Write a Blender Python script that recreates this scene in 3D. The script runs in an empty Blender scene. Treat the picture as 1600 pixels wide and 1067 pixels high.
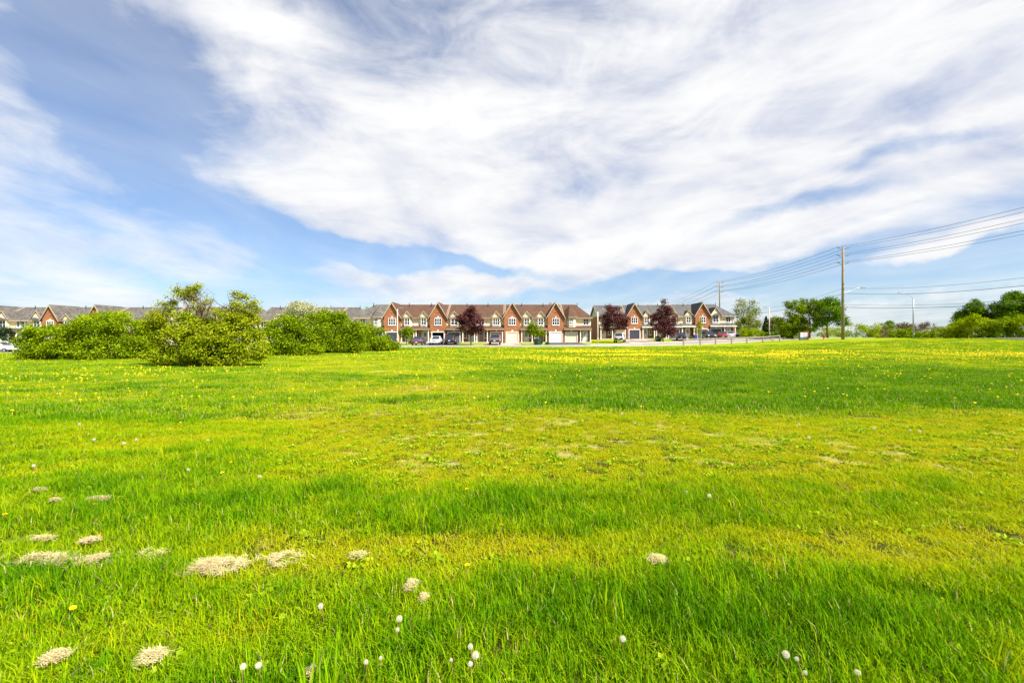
import bpy, math, random
import numpy as np
from math import radians, sin, cos, pi, atan, sqrt

R = random.Random(11)
rng = np.random.default_rng(11)
scene = bpy.context.scene
COL = scene.collection

# ------------------------------------------------------------------ camera
EYE = 1.6
cam_d = bpy.data.cameras.new("camera")
cam_d.lens = 16.0
cam_d.sensor_width = 36.0
cam_d.shift_y = -7.5 / 1600.0
cam_d.clip_start = 0.05
cam_d.clip_end = 9000.0
cam = bpy.data.objects.new("camera", cam_d)
cam.location = (0, 0, EYE)
cam.rotation_euler = (radians(90), 0, 0)
COL.objects.link(cam)
scene.camera = cam

# ------------------------------------------------------------------ sun, sky, exposure
SUN_AZ, SUN_EL = radians(128), radians(47)      # azimuth from +Y towards +X
sun_d = bpy.data.lights.new("sun", 'SUN')
sun_d.energy = 5.0
sun_d.angle = radians(1.6)
sun_d.color = (1.0, 0.955, 0.88)
sun = bpy.data.objects.new("sun", sun_d)
COL.objects.link(sun)
sun.rotation_euler = (pi / 2 - SUN_EL, 0, pi - SUN_AZ)
scene.view_settings.view_transform = 'Standard'
scene.view_settings.look = 'None'
scene.view_settings.exposure = 1.22
scene.view_settings.gamma = 1.0
scene.view_settings.use_curve_mapping = False
scene.cycles.max_bounces = 5
scene.cycles.diffuse_bounces = 2
scene.cycles.transmission_bounces = 3
scene.cycles.transparent_max_bounces = 8

world = bpy.data.worlds.new("World")
scene.world = world
world.use_nodes = True
wt = world.node_tree
for n in list(wt.nodes):
    wt.nodes.remove(n)


class NT:
    """small helper to write node trees"""
    def __init__(self, tree):
        self.t = tree
    def n(self, typ, **kw):
        nd = self.t.nodes.new(typ)
        for k, v in kw.items():
            setattr(nd, k, v)
        return nd
    def link(self, a, b):
        self.t.links.new(a, b)
    def setin(self, sock, v):
        if isinstance(v, bpy.types.NodeSocket):
            self.t.links.new(v, sock)
        else:
            sock.default_value = v
    def math(self, op, a, b=None, c=None, clamp=False):
        nd = self.n('ShaderNodeMath', operation=op, use_clamp=clamp)
        for i, v in enumerate((a, b, c)):
            if v is not None:
                self.setin(nd.inputs[i], v)
        return nd.outputs[0]
    def vmath(self, op, a, b=None):
        nd = self.n('ShaderNodeVectorMath', operation=op)
        self.setin(nd.inputs[0], a)
        if b is not None:
            self.setin(nd.inputs[1], b)
        return nd
    def xyz(self, v):
        nd = self.n('ShaderNodeSeparateXYZ')
        self.setin(nd.inputs[0], v)
        return nd.outputs
    def comb(self, x, y, z):
        nd = self.n('ShaderNodeCombineXYZ')
        for i, v in enumerate((x, y, z)):
            self.setin(nd.inputs[i], v)
        return nd.outputs[0]
    def noise(self, vec, scale, detail=4, rough=0.5, dist=0.0):
        nd = self.n('ShaderNodeTexNoise')
        if vec is not None:
            self.link(vec, nd.inputs['Vector'])
        nd.inputs['Scale'].default_value = scale
        nd.inputs['Detail'].default_value = detail
        nd.inputs['Roughness'].default_value = rough
        nd.inputs['Distortion'].default_value = dist
        return nd.outputs['Fac']
    def maprange(self, v, a, b, c=0.0, d=1.0, interp='LINEAR'):
        nd = self.n('ShaderNodeMapRange', interpolation_type=interp)
        self.setin(nd.inputs['Value'], v)
        nd.inputs['From Min'].default_value = a
        nd.inputs['From Max'].default_value = b
        nd.inputs['To Min'].default_value = c
        nd.inputs['To Max'].default_value = d
        return nd.outputs['Result']
    def mix(self, f, a, b, mode='MIX'):
        nd = self.n('ShaderNodeMix', data_type='RGBA', blend_type=mode)
        self.setin(nd.inputs[0], f)
        for s, v in ((nd.inputs[6], a), (nd.inputs[7], b)):
            if isinstance(v, bpy.types.NodeSocket):
                self.link(v, s)
            else:
                s.default_value = (v[0], v[1], v[2], 1)
        return nd.outputs[2]
    def ramp(self, f, stops):
        nd = self.n('ShaderNodeValToRGB')
        self.setin(nd.inputs[0], f)
        el = nd.color_ramp.elements
        while len(el) < len(stops):
            el.new(0.5)
        for e, (p, c) in zip(el, stops):
            e.position = p
            e.color = (c[0], c[1], c[2], 1)
        return nd.outputs[0]


def build_sky():
    W = NT(wt)
    tc = W.n('ShaderNodeTexCoord')
    d = W.vmath('NORMALIZE', tc.outputs['Generated']).outputs[0]
    x, y, z = W.xyz(d)
    az = W.math('ARCTAN2', x, y)
    el = W.math('ARCSINE', z)
    ae = W.comb(az, el, 0.0)
    # cloud sheet: the direction hits a flat layer high above
    zz = W.math('ADD', W.math('MAXIMUM', z, 0.0), 0.10)
    u = W.math('DIVIDE', x, zz)
    v = W.math('DIVIDE', y, zz)
    streak = W.comb(W.math('ADD', u, W.math('MULTIPLY', v, 0.10)), W.math('MULTIPLY', v, 0.42), 0.0)
    soft = W.comb(az, W.math('MULTIPLY', el, 2.2), 7.0)
    n1 = W.noise(streak, 0.8, 5, 0.52, 0.8)
    n2 = W.noise(streak, 2.0, 6, 0.52, 0.8)
    n3 = W.noise(soft, 4.2, 7, 0.60, 0.6)
    n4 = W.noise(W.comb(az, W.math('MULTIPLY', el, 3.4), 13.0), 2.6, 6, 0.58, 0.5)
    c = W.math('MULTIPLY', W.math('SUBTRACT', n1, 0.5), 0.6)
    c = W.math('ADD', c, W.math('MULTIPLY', W.math('SUBTRACT', n2, 0.5), 0.5))
    c = W.math('ADD', c, W.math('MULTIPLY', W.math('SUBTRACT', n3, 0.5), 1.2))
    c = W.math('ADD', c, W.math('MULTIPLY', W.math('SUBTRACT', n4, 0.5), 0.5))
    c = W.math('ADD', c, 0.78)

    # wobble the cloud-bank space a little so that no bank has a smooth outline
    wob = W.n('ShaderNodeTexNoise')
    W.link(ae, wob.inputs['Vector'])
    wob.inputs['Scale'].default_value = 5.0
    wob.inputs['Detail'].default_value = 5
    wv = W.vmath('SCALE', W.vmath('SUBTRACT', wob.outputs['Color'], (0.5, 0.5, 0.5)).outputs[0])
    wv.inputs['Scale'].default_value = 0.12
    aew = W.vmath('ADD', ae, wv.outputs[0]).outputs[0]

    def blob(acc, px, py, sx, sy, wgt, rot=0.0):
        t = (px - 800) / 711.0
        a = atan(t)
        e = atan((526 - py) / 711.0 * cos(a))
        m = W.n('ShaderNodeMapping', vector_type='TEXTURE')
        W.link(aew, m.inputs['Vector'])
        m.inputs['Location'].default_value = (a, e, 0)
        m.inputs['Rotation'].default_value = (0, 0, radians(rot))
        k = cos(a)
        m.inputs['Scale'].default_value = (sx / 711.0 * k * k, sy / 711.0 * k, 1)
        ln = W.vmath('LENGTH', m.outputs[0]).outputs['Value']
        g = W.maprange(ln, 0.0, 1.5, wgt, 0.0, 'SMOOTHERSTEP')
        return W.math('ADD', acc, g)

    for b in ((1150, 190, 600, 240, .45, 0), (760, 330, 420, 80, .35, -6), (600, 250, 240, 90, .22, -25),
              (60, 425, 220, 40, .12, -12), (490, 325, 170, 40, .38, -14), (720, 445, 270, 20, .38, -2), (520, 140, 200, 90, .22, -25), (330, 440, 260, 40, -.30, 0), (1130, 370, 420, 34, .40, 7), (1500, 380, 130, 13, .55, 10),
              (200, 110, 330, 120, -.50, -28), (60, 200, 160, 120, -.25, 0), (300, 300, 250, 60, -.45, -35),
              (170, 330, 160, 50, -.3, -20),
              (430, 375, 120, 26, -.30, -20), (580, 396, 165, 19, -1.05, -8), (760, 420, 110, 10, -.6, -6),
              (960, 452, 210, 20, -1.0, 4), (1160, 430, 200, 20, -.85, 8), (1400, 425, 240, 30, -.75, 6),
              (1150, 348, 230, 20, -.62, 9), (1310, 318, 180, 18, -.36, 6), (1420, 238, 170, 18, -.42, 2), (900, 300, 170, 24, -.35, 10), (1000, 225, 130, 30, -.3, 20), (1600, 425, 200, 40, -.45, 4)):
        c = blob(c, *b)
    mask = W.maprange(c, 0.16, 1.24, 0.0, 1.0, 'SMOOTHSTEP')
    # thin veil everywhere, thicker towards the horizon
    veil = W.maprange(el, 0.0, 0.22, 0.50, 0.30, 'SMOOTHSTEP')
    mask = W.math('MAXIMUM', mask, W.math('MULTIPLY', veil, W.maprange(n2, .3, .7, .55, 1.0)))
    shade = W.math('ADD', W.math('ADD', W.math('MULTIPLY', n3, 0.35), W.math('MULTIPLY', n2, 0.25)), W.math('MULTIPLY', n4, 0.5))
    cloud = W.ramp(W.maprange(shade, 0.37, 0.64), ((0.0, (.268, .283, .342)), (0.4, (.338, .348, .384)), (0.75, (.405, .407, .416)), (1.0, (.438, .438, .440))))
    sky = W.n('ShaderNodeTexSky', sky_type='NISHITA')
    sky.sun_disc = False
    sky.sun_elevation = SUN_EL
    sky.sun_rotation = SUN_AZ
    sky.altitude = 100
    sky.air_density = 1.0
    sky.dust_density = 0.6
    sky.ozone_density = 2.0
    skyc = W.mix(1.0, sky.outputs[0], (0.040, 0.0535, 0.067), 'MULTIPLY')
    col = W.mix(mask, skyc, cloud)
    bg = W.n('ShaderNodeBackground')
    W.link(col, bg.inputs['Color'])
    bg.inputs['Strength'].default_value = 1.0
    out = W.n('ShaderNodeOutputWorld')
    W.link(bg.outputs[0], out.inputs['Surface'])


build_sky()

# ------------------------------------------------------------------ helpers
F = 711.0
HZ = 526.0


def tag(o, label=None, cat=None, group=None, kind=None):
    if label: o['label'] = label
    if cat: o['category'] = cat
    if group: o['group'] = group
    if kind: o['kind'] = kind
    return o


def empty(name, loc, rz=0.0):
    o = bpy.data.objects.new(name, None)
    o.empty_display_size = 0.3
    o.location = loc
    o.rotation_euler = (0, 0, rz)
    COL.objects.link(o)
    return o


def link_mesh(name, me, parent=None, loc=None):
    o = bpy.data.objects.new(name, me)
    COL.objects.link(o)
    if parent is not None:
        o.parent = parent
    if loc is not None:
        o.location = loc
    return o


def copy_tree(o, parent=None):
    c = o.copy()
    COL.objects.link(c)
    c.parent = parent
    for ch in list(o.children):
        if ch is not c:
            copy_tree(ch, c)
    return c


class MB:
    """collects polygons; build() links them as one mesh object"""
    def __init__(self, xf=None):
        self.v, self.f, self.xf = [], [], xf
    def poly(self, pts):
        i = len(self.v)
        self.v += [tuple(p) for p in pts]
        self.f.append(tuple(range(i, i + len(pts))))
        return self
    def box(self, x0, x1, y0, y1, z0, z1):
        i = len(self.v)
        self.v += [(x0, y0, z0), (x1, y0, z0), (x1, y1, z0), (x0, y1, z0),
                   (x0, y0, z1), (x1, y0, z1), (x1, y1, z1), (x0, y1, z1)]
        for q in ((0, 3, 2, 1), (4, 5, 6, 7), (0, 1, 5, 4), (1, 2, 6, 5), (2, 3, 7, 6), (3, 0, 4, 7)):
            self.f.append(tuple(i + k for k in q))
        return self
    def slab(self, pts, off):
        """polygon thickened by the offset vector"""
        i = len(self.v)
        n = len(pts)
        self.v += [tuple(p) for p in pts]
        self.v += [(p[0] + off[0], p[1] + off[1], p[2] + off[2]) for p in pts]
        self.f.append(tuple(range(i, i + n)))
        self.f.append(tuple(range(i + 2 * n - 1, i + n - 1, -1)))
        for k in range(n):
            a, b = i + k, i + (k + 1) % n
            self.f.append((a, a + n, b + n, b))
        return self
    def tube(self, pts, rad, n=8, cap=True):
        i0 = len(self.v)
        P = [np.array(p, float) for p in pts]
        if not hasattr(rad, '__len__'):
            rad = [rad] * len(P)
        for k, p in enumerate(P):
            t = P[min(k + 1, len(P) - 1)] - P[max(k - 1, 0)]
            t = t / (np.linalg.norm(t) + 1e-9)
            a = np.array((0, 0, 1.0)) if abs(t[2]) < 0.9 else np.array((1.0, 0, 0))
            e1 = np.cross(t, a); e1 /= np.linalg.norm(e1)
            e2 = np.cross(t, e1)
            for j in range(n):
                w = 2 * pi * j / n
                q = p + rad[k] * (cos(w) * e1 + sin(w) * e2)
                self.v.append(tuple(q))
        for k in range(len(P) - 1):
            for j in range(n):
                a = i0 + k * n + j
                b = i0 + k * n + (j + 1) % n
                self.f.append((a, b, b + n, a + n))
        if cap:
            self.f.append(tuple(range(i0 + n - 1, i0 - 1, -1)))
            self.f.append(tuple(range(i0 + (len(P) - 1) * n, i0 + len(P) * n)))
        return self
    def lathe(self, prof, n=16, c=(0, 0)):
        """prof: (r, z) pairs"""
        i0 = len(self.v)
        for r, z in prof:
            for j in range(n):
                w = 2 * pi * j / n
                self.v.append((c[0] + r * cos(w), c[1] + r * sin(w), z))
        for k in range(len(prof) - 1):
            for j in range(n):
                a = i0 + k * n + j
                b = i0 + k * n + (j + 1) % n
                self.f.append((a, b, b + n, a + n))
        return self
    def wall(self, x0, x1, z0, z1, y, openings=(), reveal=0.12):
        """front wall in the plane y, with rectangular openings and their reveals"""
        xs = sorted({x0, x1, *[v for o in openings for v in o[:2]]})
        zs = sorted({z0, z1, *[v for o in openings for v in o[2:4]]})
        for a, b in zip(xs, xs[1:]):
            for c, d in zip(zs, zs[1:]):
                mx, mz = (a + b) / 2, (c + d) / 2
                if any(o[0] < mx < o[1] and o[2] < mz < o[3] for o in openings):
                    continue
                self.poly([(a, y, c), (b, y, c), (b, y, d), (a, y, d)])
        for a, b, c, d in openings:
            r = y + reveal
            self.poly([(a, y, c), (a, r, c), (a, r, d), (a, y, d)])
            self.poly([(b, y, c), (b, y, d), (b, r, d), (b, r, c)])
            self.poly([(a, y, d), (a, r, d), (b, r, d), (b, y, d)])
            self.poly([(a, y, c), (b, y, c), (b, r, c), (a, r, c)])
        return self
    def mesh(self, name, mat, smooth=False):
        v = [self.xf(p) for p in self.v] if self.xf else self.v
        me = bpy.data.meshes.new(name)
        me.from_pydata(v, [], self.f)
        if mat: me.materials.append(mat)
        if smooth:
            me.polygons.foreach_set('use_smooth', [True] * len(me.polygons))
        me.update()
        return me
    def build(self, name, mat, parent=None, smooth=False):
        return link_mesh(name, self.mesh(name, mat, smooth), parent)


# ---- value noise in numpy
_lat = np.random.default_rng(5).random((256, 256))


def vnoise(x, y):
    x = np.asarray(x, float); y = np.asarray(y, float)
    xi = np.floor(x).astype(int); yi = np.floor(y).astype(int)
    fx = x - xi; fy = y - yi
    fx = fx * fx * (3 - 2 * fx); fy = fy * fy * (3 - 2 * fy)
    a = _lat[xi & 255, yi & 255]; b = _lat[(xi + 1) & 255, yi & 255]
    c = _lat[xi & 255, (yi + 1) & 255]; d = _lat[(xi + 1) & 255, (yi + 1) & 255]
    return (a * (1 - fx) + b * fx) * (1 - fy) + (c * (1 - fx) + d * fx) * fy


def fbm(x, y, oct=4):
    s = 0.0; a = 0.5; t = 0.0
    for k in range(oct):
        s = s + a * vnoise(x * 2 ** k + 17 * k, y * 2 ** k + 31 * k)
        t += a; a *= 0.5
    return s / t


def sstep(a, b, v):
    t = np.clip((np.asarray(v, float) - a) / (b - a), 0, 1)
    return t * t * (3 - 2 * t)


# ---- terrain
TX = np.array([-110, -70, -40, -20, 0, 18, 30, 40, 50, 60, 80, 120.])
TY = np.array([0, 25, 50, 66, 77, 88, 100, 112, 150.])
TZ = np.array([
    [0, 0, 0, 0, 0, 0, 0, 0, 0, 0, 0, 0],
    [-.25, -.25, -.2, -.1, 0, 0, 0, .05, .1, .1, .1, .1],
    [-.6, -.5, -.3, -.1, 0, 0, .1, .25, .5, .7, .8, .8],
    [-.8, -.7, -.3, .02, .10, .12, .2, .5, .95, 1.30, 1.47, 1.5],
    [-.6, -.55, -.2, 0, .03, .1, .25, .5, .95, 1.35, 1.25, 1.2],
    [-.1, -.1, .2, .38, .38, .42, .6, .8, 1.05, 1.30, 1.15, 1.1],
    [-.05, -.05, .3, .4, .4, .95, 1.05, 1.18, 1.35, 1.3, 1.1, 1.1],
    [0, 0, .3, .4, .4, 1.0, 1.1, 1.25, 1.35, 1.3, 1.1, 1.1],
    [0, 0, .3, .4, .5, .8, 1.0, 1.1, 1.2, 1.3, 1.3, 1.3]])


def ground(x, y):
    x = np.asarray(x, float); y = np.asarray(y, float)
    xc = np.clip(x, TX[0], TX[-1]); yc = np.clip(y, TY[0], TY[-1])
    i = np.clip(np.searchsorted(TX, xc, 'right') - 1, 0, len(TX) - 2)
    j = np.clip(np.searchsorted(TY, yc, 'right') - 1, 0, len(TY) - 2)
    fx = (xc - TX[i]) / (TX[i + 1] - TX[i]); fy = (yc - TY[j]) / (TY[j + 1] - TY[j])
    fx = fx * .5 + .5 * fx * fx * (3 - 2 * fx)
    fy = fy * .5 + .5 * fy * fy * (3 - 2 * fy)
    z = (TZ[j, i] * (1 - fx) + TZ[j, i + 1] * fx) * (1 - fy) + (TZ[j + 1, i] * (1 - fx) + TZ[j + 1, i + 1] * fx) * fy
    near = 1 - sstep(45, 64, y)
    z = z + near * (fbm(x / 5.0 + 40, y / 3.0 + 9, 2) - .5) * .16 * sstep(2.0, 7.0, y)
    z = z + near * (fbm(x / 2.2, y / 1.6, 2) - .5) * .06
    return z


def gz(x, y):
    return float(ground(x, y))


def at(px, py):
    """point of the ground under a pixel of the photograph"""
    dx, dz = (px - 800) / F, (HZ - py) / F
    lo = 1.2
    yv = np.concatenate([np.linspace(1.2, 30, 1500), np.linspace(30, 140, 1500)])
    zr = EYE + dz * yv - ground(dx * yv, yv)
    k = int(np.argmax(zr < 0)) if (zr < 0).any() else len(yv) - 1
    yy = float(yv[k])
    return dx * yy, yy, gz(dx * yy, yy)


def PX(px, Y):
    return (px - 800) / F * Y


def PZ(py, Y):
    return EYE + (HZ - py) / F * Y


# ------------------------------------------------------------------ materials
def new_mat(name):
    m = bpy.data.materials.new(name)
    m.use_nodes = True
    t = m.node_tree
    for n in list(t.nodes):
        t.nodes.remove(n)
    W = NT(t)
    out = W.n('ShaderNodeOutputMaterial')
    return m, W, out


def principled(W, out, col, rough=0.8, spec=0.3, metal=0.0, normal=None, coat=0.0):
    p = W.n('ShaderNodeBsdfPrincipled')
    W.setin(p.inputs['Base Color'], col if isinstance(col, bpy.types.NodeSocket) else (*col, 1))
    W.setin(p.inputs['Roughness'], rough)
    p.inputs['Specular IOR Level'].default_value = spec
    p.inputs['Metallic'].default_value = metal
    p.inputs['Coat Weight'].default_value = coat
    if normal is not None:
        W.link(normal, p.inputs['Normal'])
    W.link(p.outputs[0], out.inputs['Surface'])
    return p


def bump(W, h, strength=0.4, dist=0.02):
    b = W.n('ShaderNodeBump')
    b.inputs['Strength'].default_value = strength
    b.inputs['Distance'].default_value = dist
    W.link(h, b.inputs['Height'])
    return b.outputs[0]


def objvec(W):
    return W.n('ShaderNodeTexCoord').outputs['Object']


def plain(name, col, rough=0.6, spec=0.3, var=0.12, scale=6.0, metal=0.0, coat=0.0):
    m, W, out = new_mat(name)
    v = objvec(W)
    f = W.maprange(W.noise(v, scale, 5, .6), .3, .7)
    c = W.mix(f, tuple(k * (1 - var) for k in col), tuple(min(1, k * (1 + var)) for k in col))
    principled(W, out, c, rough, spec, metal, None, coat)
    return m


def brick_mat(name, a, b, mortar):
    m, W, out = new_mat(name)
    x, y, z = W.xyz(objvec(W))
    vec = W.comb(W.math('ADD', x, y), z, 0.0)
    br = W.n('ShaderNodeTexBrick')
    W.link(vec, br.inputs['Vector'])
    br.inputs['Scale'].default_value = 1.0
    br.inputs['Brick Width'].default_value = 0.26
    br.inputs['Row Height'].default_value = 0.085
    br.inputs['Mortar Size'].default_value = 0.008
    br.inputs['Color1'].default_value = (*a, 1)
    br.inputs['Color2'].default_value = (*b, 1)
    br.inputs['Mortar'].default_value = (*mortar, 1)
    f = W.maprange(W.noise(vec, 1.4, 5, .6), .3, .7, .82, 1.14)
    c = W.mix(1.0, br.outputs['Color'], W.comb(f, f, f), 'MULTIPLY')
    principled(W, out, c, 0.85, 0.2, 0, bump(W, br.outputs['Fac'], -.3, .01))
    return m


def siding_mat(name, col):
    m, W, out = new_mat(name)
    v = objvec(W)
    z = W.xyz(v)[2]
    saw = W.math('FRACT', W.math('MULTIPLY', z, 6.0))
    f = W.maprange(W.noise(v, 2.0, 4), .3, .7, .92, 1.06)
    c = W.mix(1.0, (*col, 1), W.comb(f, f, f), 'MULTIPLY')
    principled(W, out, c, 0.6, 0.3, 0, bump(W, saw, .5, .02))
    return m


def shingle_mat(name, a, b, c3, blotch):
    m, W, out = new_mat(name)
    v = objvec(W)
    x, y, z = W.xyz(v)
    rows = W.comb(W.math('MULTIPLY', W.math('ADD', x, W.math('MULTIPLY', y, .3)), 1.0),
                  W.math('MULTIPLY', W.math('ADD', z, W.math('MULTIPLY', y, .6)), 3.6), 0.0)
    n = W.noise(rows, 2.2, 5, .65)
    n2 = W.noise(v, .8, 4, .6)
    f = W.math('ADD', W.math('MULTIPLY', W.math('SUBTRACT', n, .5), blotch), W.math('ADD', .5, W.math('MULTIPLY', W.math('SUBTRACT', n2, .5), .7)))
    col = W.ramp(f, ((0.15, a), (0.5, b), (0.85, c3)))
    course = W.math('FRACT', W.math('MULTIPLY', W.math('ADD', z, W.math('MULTIPLY', y, .02)), 8.5))
    principled(W, out, col, 0.9, 0.15, 0, bump(W, W.math('ADD', course, n), .5, .03))
    return m


def leaf_mat(name, dark, mid, light, trans=0.32):
    m, W, out = new_mat(name)
    at_ = W.n('ShaderNodeAttribute', attribute_name='tint')
    col = W.ramp(at_.outputs['Fac'], ((0.0, dark), (0.5, mid), (1.0, light)))
    d = W.n('ShaderNodeBsdfDiffuse'); W.link(col, d.inputs[0])
    t = W.n('ShaderNodeBsdfTranslucent'); W.link(col, t.inputs[0])
    mx = W.n('ShaderNodeMixShader'); mx.inputs[0].default_value = trans
    W.link(d.outputs[0], mx.inputs[1]); W.link(t.outputs[0], mx.inputs[2])
    W.link(mx.outputs[0], out.inputs['Surface'])
    return m


M = {}
M['brick'] = brick_mat('brick', (.34, .115, .036), (.25, .078, .025), (.30, .20, .13))
M['brick_dark'] = brick_mat('brick_dark', (.26, .075, .035), (.20, .058, .03), (.26, .18, .14))
M['siding'] = siding_mat('siding', (.74, .60, .385))
M['siding_grey'] = siding_mat('siding_grey', (.45, .45, .45))
M['trim'] = plain('trim', (.72, .68, .58), .5, .3, .05)
M['fascia'] = plain('fascia', (.40, .32, .22), .5, .3, .06)
M['white'] = plain('white_paint', (.80, .79, .76), .5, .3, .04)
M['gutter'] = plain('gutter', (.30, .22, .15), .5, .3, .1)
M['roof_brown'] = shingle_mat('roof_brown', (.06, .032, .02), (.092, .050, .031), (.13, .075, .05), 1.2)
M['roof_grey'] = shingle_mat('roof_grey', (.055, .052, .049), (.092, .087, .082), (.14, .132, .122), 1.3)
M['roof_weathered'] = shingle_mat('roof_weathered', (.04, .036, .031), (.098, .087, .075), (.19, .17, .145), 2.6)
m_, W_, o_ = new_mat('glass'); principled(W_, o_, (.022, .026, .033), .06, .6); M['glass'] = m_
m_, W_, o_ = new_mat('glass_pale'); principled(W_, o_, (.20, .21, .22), .08, .6); M['glass_pale'] = m_
M['door_dark'] = plain('door_dark', (.045, .05, .07), .45, .4)
M['door_grey'] = plain('door_grey', (.10, .10, .115), .5, .3)
M['door_brown'] = plain('door_brown', (.26, .15, .085), .5, .3)
M['door_cream'] = plain('door_cream', (.72, .62, .43), .5, .3, .05)
M['door_white'] = plain('door_white', (.82, .80, .79), .5, .3, .03)
M['door_pale'] = plain('door_pale', (.55, .55, .47), .5, .3, .05)
M['concrete'] = plain('concrete', (.42, .38, .34), .9, .2, .14, 1.5)
M['paving'] = plain('paving', (.40, .30, .24), .9, .2, .2, 2.5)
M['asphalt_pale'] = plain('asphalt_pale', (.27, .24, .215), .9, .2, .12, .8)
M['asphalt'] = plain('asphalt', (.075, .073, .075), .9, .2, .2, 1.2)
M['kerb'] = plain('kerb', (.36, .33, .29), .9, .2, .1, 3.0)
M['bark'] = plain('bark', (.10, .07, .05), .95, .1, .35, 14.0)
M['bark_pale'] = plain('bark_pale', (.20, .16, .12), .95, .1, .35, 14.0)
M['twig'] = plain('twig', (.17, .12, .07), .95, .1, .3, 14.0)
M['wood_grey'] = plain('wood_grey', (.24, .205, .17), .9, .15, .2, 9.0)
M['wire'] = plain('wire', (.11, .112, .12), .6, .3, .1)
M['metal_grey'] = plain('metal_grey', (.30, .31, .32), .45, .4, .06, 5, .3)
M['concrete_pole'] = plain('concrete_pole', (.56, .51, .42), .85, .2, .08, 5)
M['insulator'] = plain('insulator', (.05, .05, .06), .4, .4)
M['tyre'] = plain('tyre', (.02, .02, .02), .85, .2)
M['rim'] = plain('rim', (.45, .45, .46), .35, .5, .05, 8, .7)
M['lamp_red'] = plain('lamp_red', (.45, .02, .015), .25, .5)
M['lamp_clear'] = plain('lamp_clear', (.75, .76, .78), .15, .6)
M['plate'] = plain('plate', (.75, .76, .80), .5, .3)
M['dark_plastic'] = plain('dark_plastic', (.02, .02, .022), .5, .3)
M['bin_green'] = plain('bin_green', (.015, .075, .045), .5, .3)
M['bin_black'] = plain('bin_black', (.018, .018, .02), .5, .3)
M['bin_blue'] = plain('bin_blue', (.03, .05, .26), .5, .3)
M['red_paint'] = plain('red_paint', (.40, .035, .02), .45, .4)
M['mail_white'] = plain('mail_white', (.62, .63, .68), .45, .3, .04)
M['mail_grey'] = plain('mail_grey', (.16, .16, .17), .5, .3)
M['straw'] = leaf_mat('straw', (.38, .27, .10), (.58, .46, .22), (.76, .66, .40), .2)
for k_, c_ in (('car_white', (.78, .78, .80)), ('car_silver', (.46, .46, .48)), ('car_grey', (.13, .135, .145)),
               ('car_black', (.014, .014, .018)), ('car_plum', (.085, .06, .085)), ('car_red', (.20, .012, .014)),
               ('car_blueblack', (.02, .02, .04))):
    M[k_] = plain(k_, c_, .3, .5, .03, 3, .15, .7)
# foliage (linear base colours)
M['lf_green'] = leaf_mat('lf_green', (.045, .095, .003), (.165, .25, .004), (.34, .41, .010))
M['lf_hawthorn'] = leaf_mat('lf_hawthorn', (.09, .14, .003), (.24, .31, .006), (.42, .45, .02))
M['lf_lime'] = leaf_mat('lf_lime', (.14, .21, .003), (.28, .36, .004), (.40, .45, .010))
M['lf_yellow'] = leaf_mat('lf_yellow', (.12, .15, .004), (.28, .32, .008), (.46, .46, .03))
M['lf_deep'] = leaf_mat('lf_deep', (.03, .08, .004), (.10, .20, .005), (.23, .34, .010))
M['lf_purple'] = leaf_mat('lf_purple', (.035, .012, .014), (.105, .034, .034), (.23, .10, .085), .2)
M['lf_blossom'] = leaf_mat('lf_blossom', (.20, .24, .06), (.40, .40, .20), (.70, .66, .46))
M['lf_pale'] = leaf_mat('lf_pale', (.10, .13, .02), (.22, .26, .05), (.36, .38, .12))
M['lf_conifer'] = leaf_mat('lf_conifer', (.012, .03, .012), (.025, .055, .022), (.06, .09, .04), .12)
M['lf_brown'] = leaf_mat('lf_brown', (.09, .06, .035), (.17, .12, .07), (.27, .20, .13), .2)

# ------------------------------------------------------------------ vegetation maps of the field (x, y in metres)
LY = [0, 2.1, 2.5, 2.95, 3.12, 3.6, 3.76, 4.4, 4.9, 5.5, 6.2, 8.0, 9.0, 10.5, 13, 16, 20, 26, 40, 90]
LV = [.6, .60, .80, .74, .44, .36, .80, .78, .50, .46, .34, .34, .46, .72, .60, .76, .68, .50, .48, .50]


def veg(x, y):
    """lush 0..1 (tall deep green against short yellow green) and bare 0..1 (thatch and soil)"""
    x = np.asarray(x, float); y = np.asarray(y, float)
    yw = y * (1 + .20 * (fbm(x / 1.6 + 5, y / 4.0 + 2, 4) - .5) + .012 * np.sin(x * .9))
    lush = np.interp(yw, LY, LV)
    wide = sstep(-.25, -.55, x / np.maximum(y, 1.0))
    lush = lush * (1 - wide * .5) + .50 * wide * .5
    # band of tall grass fades out to the right
    k = sstep(1.2, 2.6, x) * sstep(3.4, 3.7, y) * (1 - sstep(4.6, 5.2, y))
    lush = lush - .30 * k
    lush = lush + (fbm(x / .9 + 3, y / .6 + 8, 4) - .5) * 1.0 + (fbm(x / 4.5, y / 2.0, 3) - .5) * .75
    a = sstep(4.7, 5.7, y) * (1 - sstep(8.4, 10.5, y)) * sstep(-4.2, -1.2, x)
    b = sstep(6.5, 9.0, y) * (1 - sstep(24, 44, y)) * sstep(-.60, -.40, x / y) * (1 - sstep(-.16, .04, x / y))
    lush = lush + .28 * sstep(9.0, 10.5, y) * (1 - sstep(14, 24, y)) * sstep(0.0, .15, x / y)
    c = .40 * sstep(3.0, 3.2, y) * (1 - sstep(3.6, 3.75, y)) + .22 * sstep(2.6, 3.2, y) * (1 - sstep(4.4, 5.0, y)) * sstep(1.6, 2.6, x)
    zone = np.clip(a + .9 * b + c, 0, 1)
    n = .76 * fbm(x / .24 + 11, y / .22 + 23, 3) + .24 * fbm(x / 1.8 + 61, y / 1.4 + 3, 3)
    bare = .80 * sstep(.48, .62, n) * zone + .5 * sstep(.64, .72, n) * (1 - zone)
    lush = lush - .34 * zone
    return np.clip(lush, 0, 1), np.clip(bare, 0, 1)


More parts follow.
